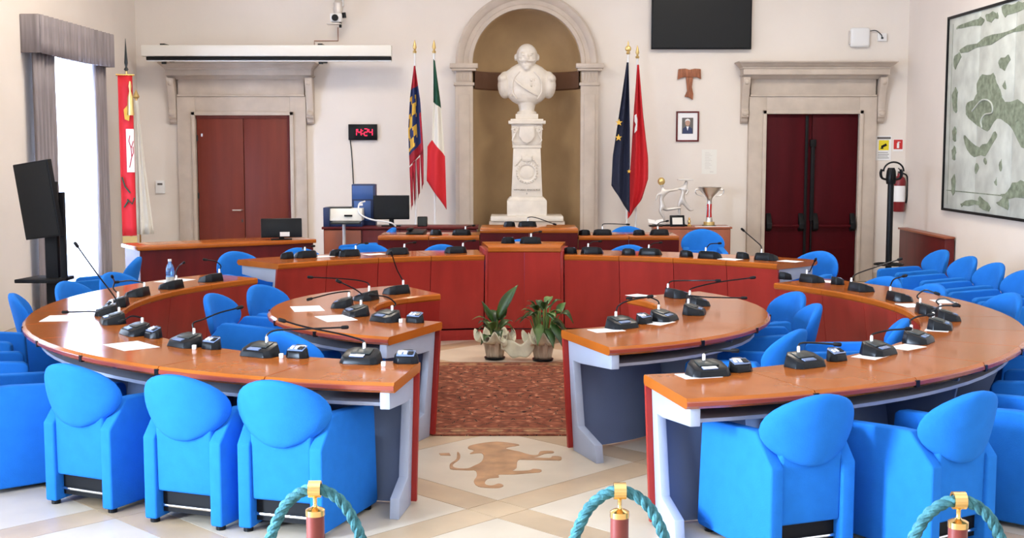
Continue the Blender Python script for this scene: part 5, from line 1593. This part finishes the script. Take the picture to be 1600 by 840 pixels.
MB().prism([(-0.007, 0.03), (-0.001, 0.03), (0.017, 0.12), (0.011, 0.12)], -0.07, 0.07, 'x').build('plate', 'screen_case', pq)
p2 = thing('open_book_award', 'small dark and white book shaped award beside the red flag', 'award', (1.97, 16.72, 0.815))
MB().box(-0.09, 0.09, -0.06, 0.06, 0, 0.02).build('base', 'black', p2, bevel=0.004)
for s in (-1, 1):
    MB().hexa([(0, -0.05, 0.03), (s * 0.10, -0.05, 0.05), (s * 0.10, 0.04, 0.09), (0, 0.04, 0.07), (0, -0.05, 0.04), (s * 0.10, -0.05, 0.06), (s * 0.10, 0.04, 0.10), (0, 0.04, 0.08)]).build('page', 'paper', p2)
MB().tube([(0, 0.03, 0.02), (0, 0.03, 0.075)], 0.012, 8).build('support', 'black', p2)
fg = thing('small_figurine', 'tiny bronze figurine between the plaque and the trophy cup', 'figurine', (2.42, 16.72, 0.815))
MB().lathe([(0.035, 0), (0.035, 0.02), (0.015, 0.03), (0.022, 0.07), (0.012, 0.09)], 12).build('body', 'brass', fg)
MB().ellipsoid((0, 0, 0.105), (0.014, 0.014, 0.018), 10, 6).build('head', 'brass', fg)
ws = MB().box(2.49, 2.95, 16.63, 16.70, 0.815, 0.822).build('paper_strip', 'paper', smooth=False)
tag(ws, 'long white paper strip on the front edge of the trophy sideboard', 'paper')

# water bottle on the left outer desk
wb = thing('water_bottle', 'small blue plastic water bottle on the left outer desk', 'bottle', (-2.80, 10.27, 0.74))
MB().lathe([(0.028, 0), (0.034, 0.01), (0.034, 0.075), (0.031, 0.085), (0.034, 0.095), (0.034, 0.135), (0.026, 0.165), (0.013, 0.185), (0.013, 0.20)], 18).build('body', 'bottle', wb)
MB().lathe([(0.0345, 0.03), (0.0345, 0.07)], 18).build('label', 'map_paper', wb)
MB().lathe([(0.015, 0.198), (0.015, 0.216)], 14).build('cap', 'white', wb)

# little white tags that stand between microphone and voting unit
for x, y, lab in ((-0.655, 6.44, 'first microphone'), (-1.235, 6.70, 'second microphone'), (-1.78, 6.99, 'third microphone')):
    o = MB().box(-0.011, 0.011, -0.011, 0.011, 0, 0.024).build('white_tag', 'paper', bevel=0.002)
    o.location = (x, y, 0.74)
    tag(o, 'tiny white tag right of the %s from the aisle, left outer desk' % lab, 'tag', 'white tags on the left outer desk')
o = MB().box(-0.011, 0.011, -0.011, 0.011, 0, 0.024).build('white_tag', 'paper', bevel=0.002)
o.location = (-0.705, 8.06, 0.74)
tag(o, 'tiny white tag beside the nearest microphone of the left inner desk', 'tag')

# ------------------------------------------------------------------ rug and plants
rug = thing('oriental_rug', 'red brown patterned oriental rug between the inner desks', 'rug', (0.03, 9.39, 0))
W_, D_ = 0.92, 1.38
MB().box(-W_, W_, -D_, D_, 0.0005, 0.008).build('pile', 'rug', rug, smooth=False)
for k, (a, w, m) in enumerate(((0.0, 0.035, 'rug_border'), (0.035, 0.02, 'rug_line'), (0.17, 0.02, 'rug_line'), (0.19, 0.03, 'rug_border'), (0.055, 0.115, 'rug_border'))):
    x, y = W_ - a, D_ - a
    b_ = MB()
    b_.box(-x, -x + w, -y, y, 0.008, 0.0092)
    b_.box(x - w, x, -y, y, 0.008, 0.0092)
    b_.box(-x + w, x - w, -y, -y + w, 0.008, 0.0092)
    b_.box(-x + w, x - w, y - w, y, 0.008, 0.0092)
    b_.build('border_band', m, rug, smooth=False)
ros = MB()
for sx in (-1, 1):
    for k in range(9):
        y = -1.06 + k * 0.265
        ros.prism([(sx * 0.807 + 0.035 * math.cos(a), y + 0.06 * math.sin(a)) for a in [i * PI / 4 for i in range(8)]], 0.0092, 0.0098)
for sy in (-1, 1):
    for k in range(6):
        x = -0.6 + k * 0.24
        ros.prism([(x + 0.06 * math.cos(a), sy * 1.267 + 0.035 * math.sin(a)) for a in [i * PI / 4 for i in range(8)]], 0.0092, 0.0098)
ros.build('border_rosettes', 'rug_line', rug, smooth=False)['kind'] = 'stuff'


def leaf(parent, base, tip, width, droop, m='leaf', twist=0.0):
    b_, t_ = Vector(base), Vector(tip)
    d_ = t_ - b_
    side = d_.cross(Vector((0, 0, 1)))
    if side.length < 1e-4:
        side = Vector((1, 0, 0))
    side.normalize()
    side = Matrix.Rotation(twist, 3, d_.normalized()) @ side
    up = side.cross(d_).normalized()
    mb = MB()
    vs = []
    n = 9
    for i in range(n + 1):
        k = i / n
        w = width * math.sin(PI * min(1, k * 1.02) ** 0.8) * (1 if k > 0.02 else 0.3) + 0.002
        c_ = b_ + d_ * k + Vector((0, 0, 1)) * (droop * math.sin(PI * k))
        for s, hgt in ((-1, 0.22), (0, 0), (1, 0.22)):
            vs.append(c_ + side * (s * w) + up * (hgt * w))
    fs = [(i * 3 + j, i * 3 + j + 1, i * 3 + j + 4, i * 3 + j + 3) for i in range(n) for j in (0, 1)]
    o = mb.add(vs, fs).build('leaf', m, parent, ang=60)
    solid(o, 0.002)
    MB().tube([(base[0] * 0.3, base[1] * 0.3, 0.16), ((base[0] * 0.7), base[1] * 0.7, 0.5 * (0.16 + base[2])), base], 0.006, 5).build('stem', 'leaf_pale', parent)
    return o


def pot(t, x):
    MB().lathe([(0.088, 0), (0.095, 0.02), (0.085, 0.02)], 20).build('saucer', 'black', t)
    MB().lathe([(0.062, 0.012), (0.078, 0.17), (0.07, 0.17), (0.06, 0.14)], 20).build('pot', 'black', t)
    def wrapf(u, v):
        a = 2 * PI * u
        r_ = 0.074 + 0.022 * v + (0.004 + 0.016 * v) * math.sin(9 * a) + 0.035 * max(0, v - 0.75)
        return (r_ * math.cos(a), r_ * math.sin(a), 0.02 + 0.17 * v + 0.02 * v * math.sin(5 * a))
    solid(MB().grid(72, 6, wrapf).build('wrapping', 'pot_wrap', t), 0.002)
    def bow(u, v):
        a = 2 * PI * u
        r_ = 0.10 + 0.07 * v + 0.02 * math.sin(6 * a + 2 * v)
        return (r_ * math.cos(a), r_ * math.sin(a), 0.15 + 0.05 * math.sin(7 * a) * v + 0.07 * v)
    solid(MB().grid(60, 4, bow).build('paper_frill', 'wrap', t), 0.002)


p1 = thing('potted_plant', 'potted plant with one tall dark upright leaf, before the dais', 'plant', (-0.125, 10.98, 0))
pot(p1, 0)
for a in ([(0.02, 0.0, 0.36), (0.205, -0.02, 0.665), 0.058, 0.02, 'leaf', 0.9], [(-0.01, 0, 0.32), (-0.115, 0.0, 0.52), 0.034, 0.0, 'leaf', 0.9], [(0.03, 0.02, 0.34), (0.10, 0.05, 0.52), 0.045, 0.0, 'leaf', 1.2],
          [(-0.03, -0.02, 0.30), (-0.20, -0.05, 0.36), 0.028, 0.05, 'leaf_pale'], [(0.04, -0.03, 0.28), (0.10, -0.10, 0.40), 0.05, 0.02, 'leaf', 0.6], [(-0.02, -0.04, 0.26), (-0.05, -0.16, 0.34), 0.05, 0.04, 'leaf_pale'],
          [(0.05, 0, 0.26), (0.18, -0.03, 0.24), 0.035, 0.06, 'leaf'], [(-0.04, 0, 0.25), (-0.17, 0.03, 0.22), 0.04, 0.06, 'leaf'], [(0.0, -0.05, 0.22), (0.06, -0.17, 0.22), 0.045, 0.05, 'leaf'], [(-0.03, -0.05, 0.2), (-0.12, -0.15, 0.15), 0.04, 0.05, 'leaf'],
          [(0.0, 0.05, 0.3), (-0.03, 0.18, 0.42), 0.05, 0.03, 'leaf'], [(0.05, 0.04, 0.26), (0.16, 0.13, 0.32), 0.045, 0.04, 'leaf'], [(-0.04, 0.04, 0.26), (-0.15, 0.12, 0.30), 0.045, 0.05, 'leaf']):
    leaf(p1, *a)
p2_ = thing('potted_plant', 'bushy potted plant with drooping dark leaves, right of the tall leaf one', 'plant', (0.30, 10.9, 0))
pot(p2_, 0)
rnd = random.Random(3)
for i in range(34):
    a = rnd.uniform(0, 2 * PI)
    ring_ = rnd.random()
    h0 = 0.30 + 0.16 * (1 - ring_) + rnd.uniform(-0.03, 0.04)
    r1_ = 0.06 + 0.05 * ring_
    r2_ = 0.14 + 0.12 * ring_ + rnd.uniform(-0.02, 0.03)
    leaf(p2_, (r1_ * math.cos(a), r1_ * math.sin(a), h0), (r2_ * math.cos(a), r2_ * math.sin(a), h0 - 0.20 * ring_ + 0.08 * (1 - ring_)), rnd.uniform(0.028, 0.045), 0.03, 'leaf' if rnd.random() < 0.75 else 'leaf_pale', rnd.uniform(-0.4, 0.4))
for a in ([(0.12, 0, 0.42), (0.20, -0.02, 0.52), 0.045, 0.0, 'leaf_pale', 0.9], [(0.14, 0, 0.40), (0.27, -0.03, 0.33), 0.045, 0.06, 'leaf', 0.3], [(-0.10, 0, 0.42), (-0.19, -0.02, 0.45), 0.035, 0.02, 'leaf_pale'], [(-0.11, 0.02, 0.36), (-0.25, 0.0, 0.34), 0.025, 0.03, 'leaf']):
    leaf(p2_, *a)
rb = thing('gift_ribbon', 'cream cloth ribbon draped on the floor between the two potted plants', 'ribbon', (0.09, 10.90, 0))
solid(MB().grid(30, 6, lambda u, v: (-0.16 + 0.30 * u, -0.05 + 0.03 * math.sin(6 * u) + 0.02 * v, 0.03 + 0.13 * v + 0.08 * (2 * u - 1) ** 2 + 0.012 * math.sin(14 * u + 3 * v))).build('drape', 'wrap', rb), 0.003)
for x in (-0.13, 0.11):
    MB().ellipsoid((x, -0.05, 0.165), (0.03, 0.03, 0.037), 10, 6).build('knot', 'wrap', rb)

# ------------------------------------------------------------------ rope barrier in the foreground
PX = [(-0.51, 3.21), (0.29, 3.19), (1.145, 3.10)]
for k, (x, y) in enumerate(PX):
    t = thing('barrier_post', ['red brown barrier post with brass ring, leftmost of the three', 'red brown barrier post with brass ring, middle of the three', 'red brown barrier post with brass ring, rightmost of the three'][k], 'barrier post', (x, y, 0), 0, 'rope barrier posts')
    MB().lathe([(0.15, 0), (0.15, 0.012), (0.12, 0.025), (0.04, 0.04)], 28).build('base', 'brass', t)
    MB().tube([(0, 0, 0.03), (0, 0, 0.928)], 0.024, 20).build('tube', 'post', t)
    MB().lathe([(0.0255, 0.915), (0.0255, 0.930), (0.019, 0.934), (0.009, 0.937), (0.0055, 0.942), (0.0055, 0.960), (0.010, 0.966)], 18).build('cap', 'brass', t)
    rn = MB()
    vs = []
    for i in range(17):
        a = 2 * PI * i / 16
        for r_, xx in ((0.016, -0.016), (0.0225, -0.016), (0.0225, 0.016), (0.016, 0.016)):
            vs.append((xx, r_ * math.cos(a), 0.985 + r_ * math.sin(a)))
    rn.add(vs, [(i * 4 + j, (i + 1) * 4 + j, (i + 1) * 4 + (j + 1) % 4, i * 4 + (j + 1) % 4) for i in range(16) for j in range(4)])
    rn.build('ring', 'brass', t)


def rope(name, label, pts):
    t = thing(name, label, 'rope', (0, 0, 0), 0, 'barrier ropes')
    path = spline(pts, 14)
    # resample evenly
    seg = [(b_ - a_).length for a_, b_ in zip(path, path[1:])]
    tot = sum(seg)
    n = int(tot / 0.006)
    res, acc, i = [], 0.0, 0
    for k in range(n + 1):
        d_ = tot * k / n
        while i < len(seg) - 1 and acc + seg[i] < d_:
            acc += seg[i]
            i += 1
        res.append(path[i].lerp(path[i + 1], min(1, (d_ - acc) / seg[i])))
    for s in range(3):
        q = []
        for k, p in enumerate(res):
            tn = (res[min(k + 1, n)] - res[max(k - 1, 0)]).normalized()
            u = tn.cross(Vector((0, 1, 0))).normalized()
            w = tn.cross(u)
            a = 2 * PI * (k * tot / n / 0.075) + s * 2 * PI / 3
            q.append(p + (u * math.cos(a) + w * math.sin(a)) * 0.0075)
        MB().tube(q, 0.0085, 7).build('rope_strand', 'rope', t)
    return t


def sag(a, b):
    (x0, y0), (x1, y1) = a, b
    L_ = x1 - x0
    tab = [(0.0, 0.985), (0.035, 0.977), (0.075, 0.945), (0.105, 0.892), (0.135, 0.815), (0.19, 0.71), (0.27, 0.635)]
    pts = [(x0 + d_, y0 + (y1 - y0) * d_ / L_, z) for d_, z in tab]
    pts.append(((x0 + x1) / 2, (y0 + y1) / 2, 0.60))
    pts += [(x1 - d_, y1 - (y1 - y0) * d_ / L_, z) for d_, z in tab[::-1]]
    return pts


rope('barrier_rope', 'teal twisted rope running left from the leftmost barrier post', sag((-1.95, 3.25), PX[0]))
rope('barrier_rope', 'teal twisted rope between the leftmost and middle barrier posts', sag(PX[0], PX[1]))
rope('barrier_rope', 'teal twisted rope between the middle and rightmost barrier posts', sag(PX[1], PX[2]))
rope('barrier_rope', 'teal twisted rope running right from the rightmost barrier post', sag(PX[2], (1.98, 3.05)))
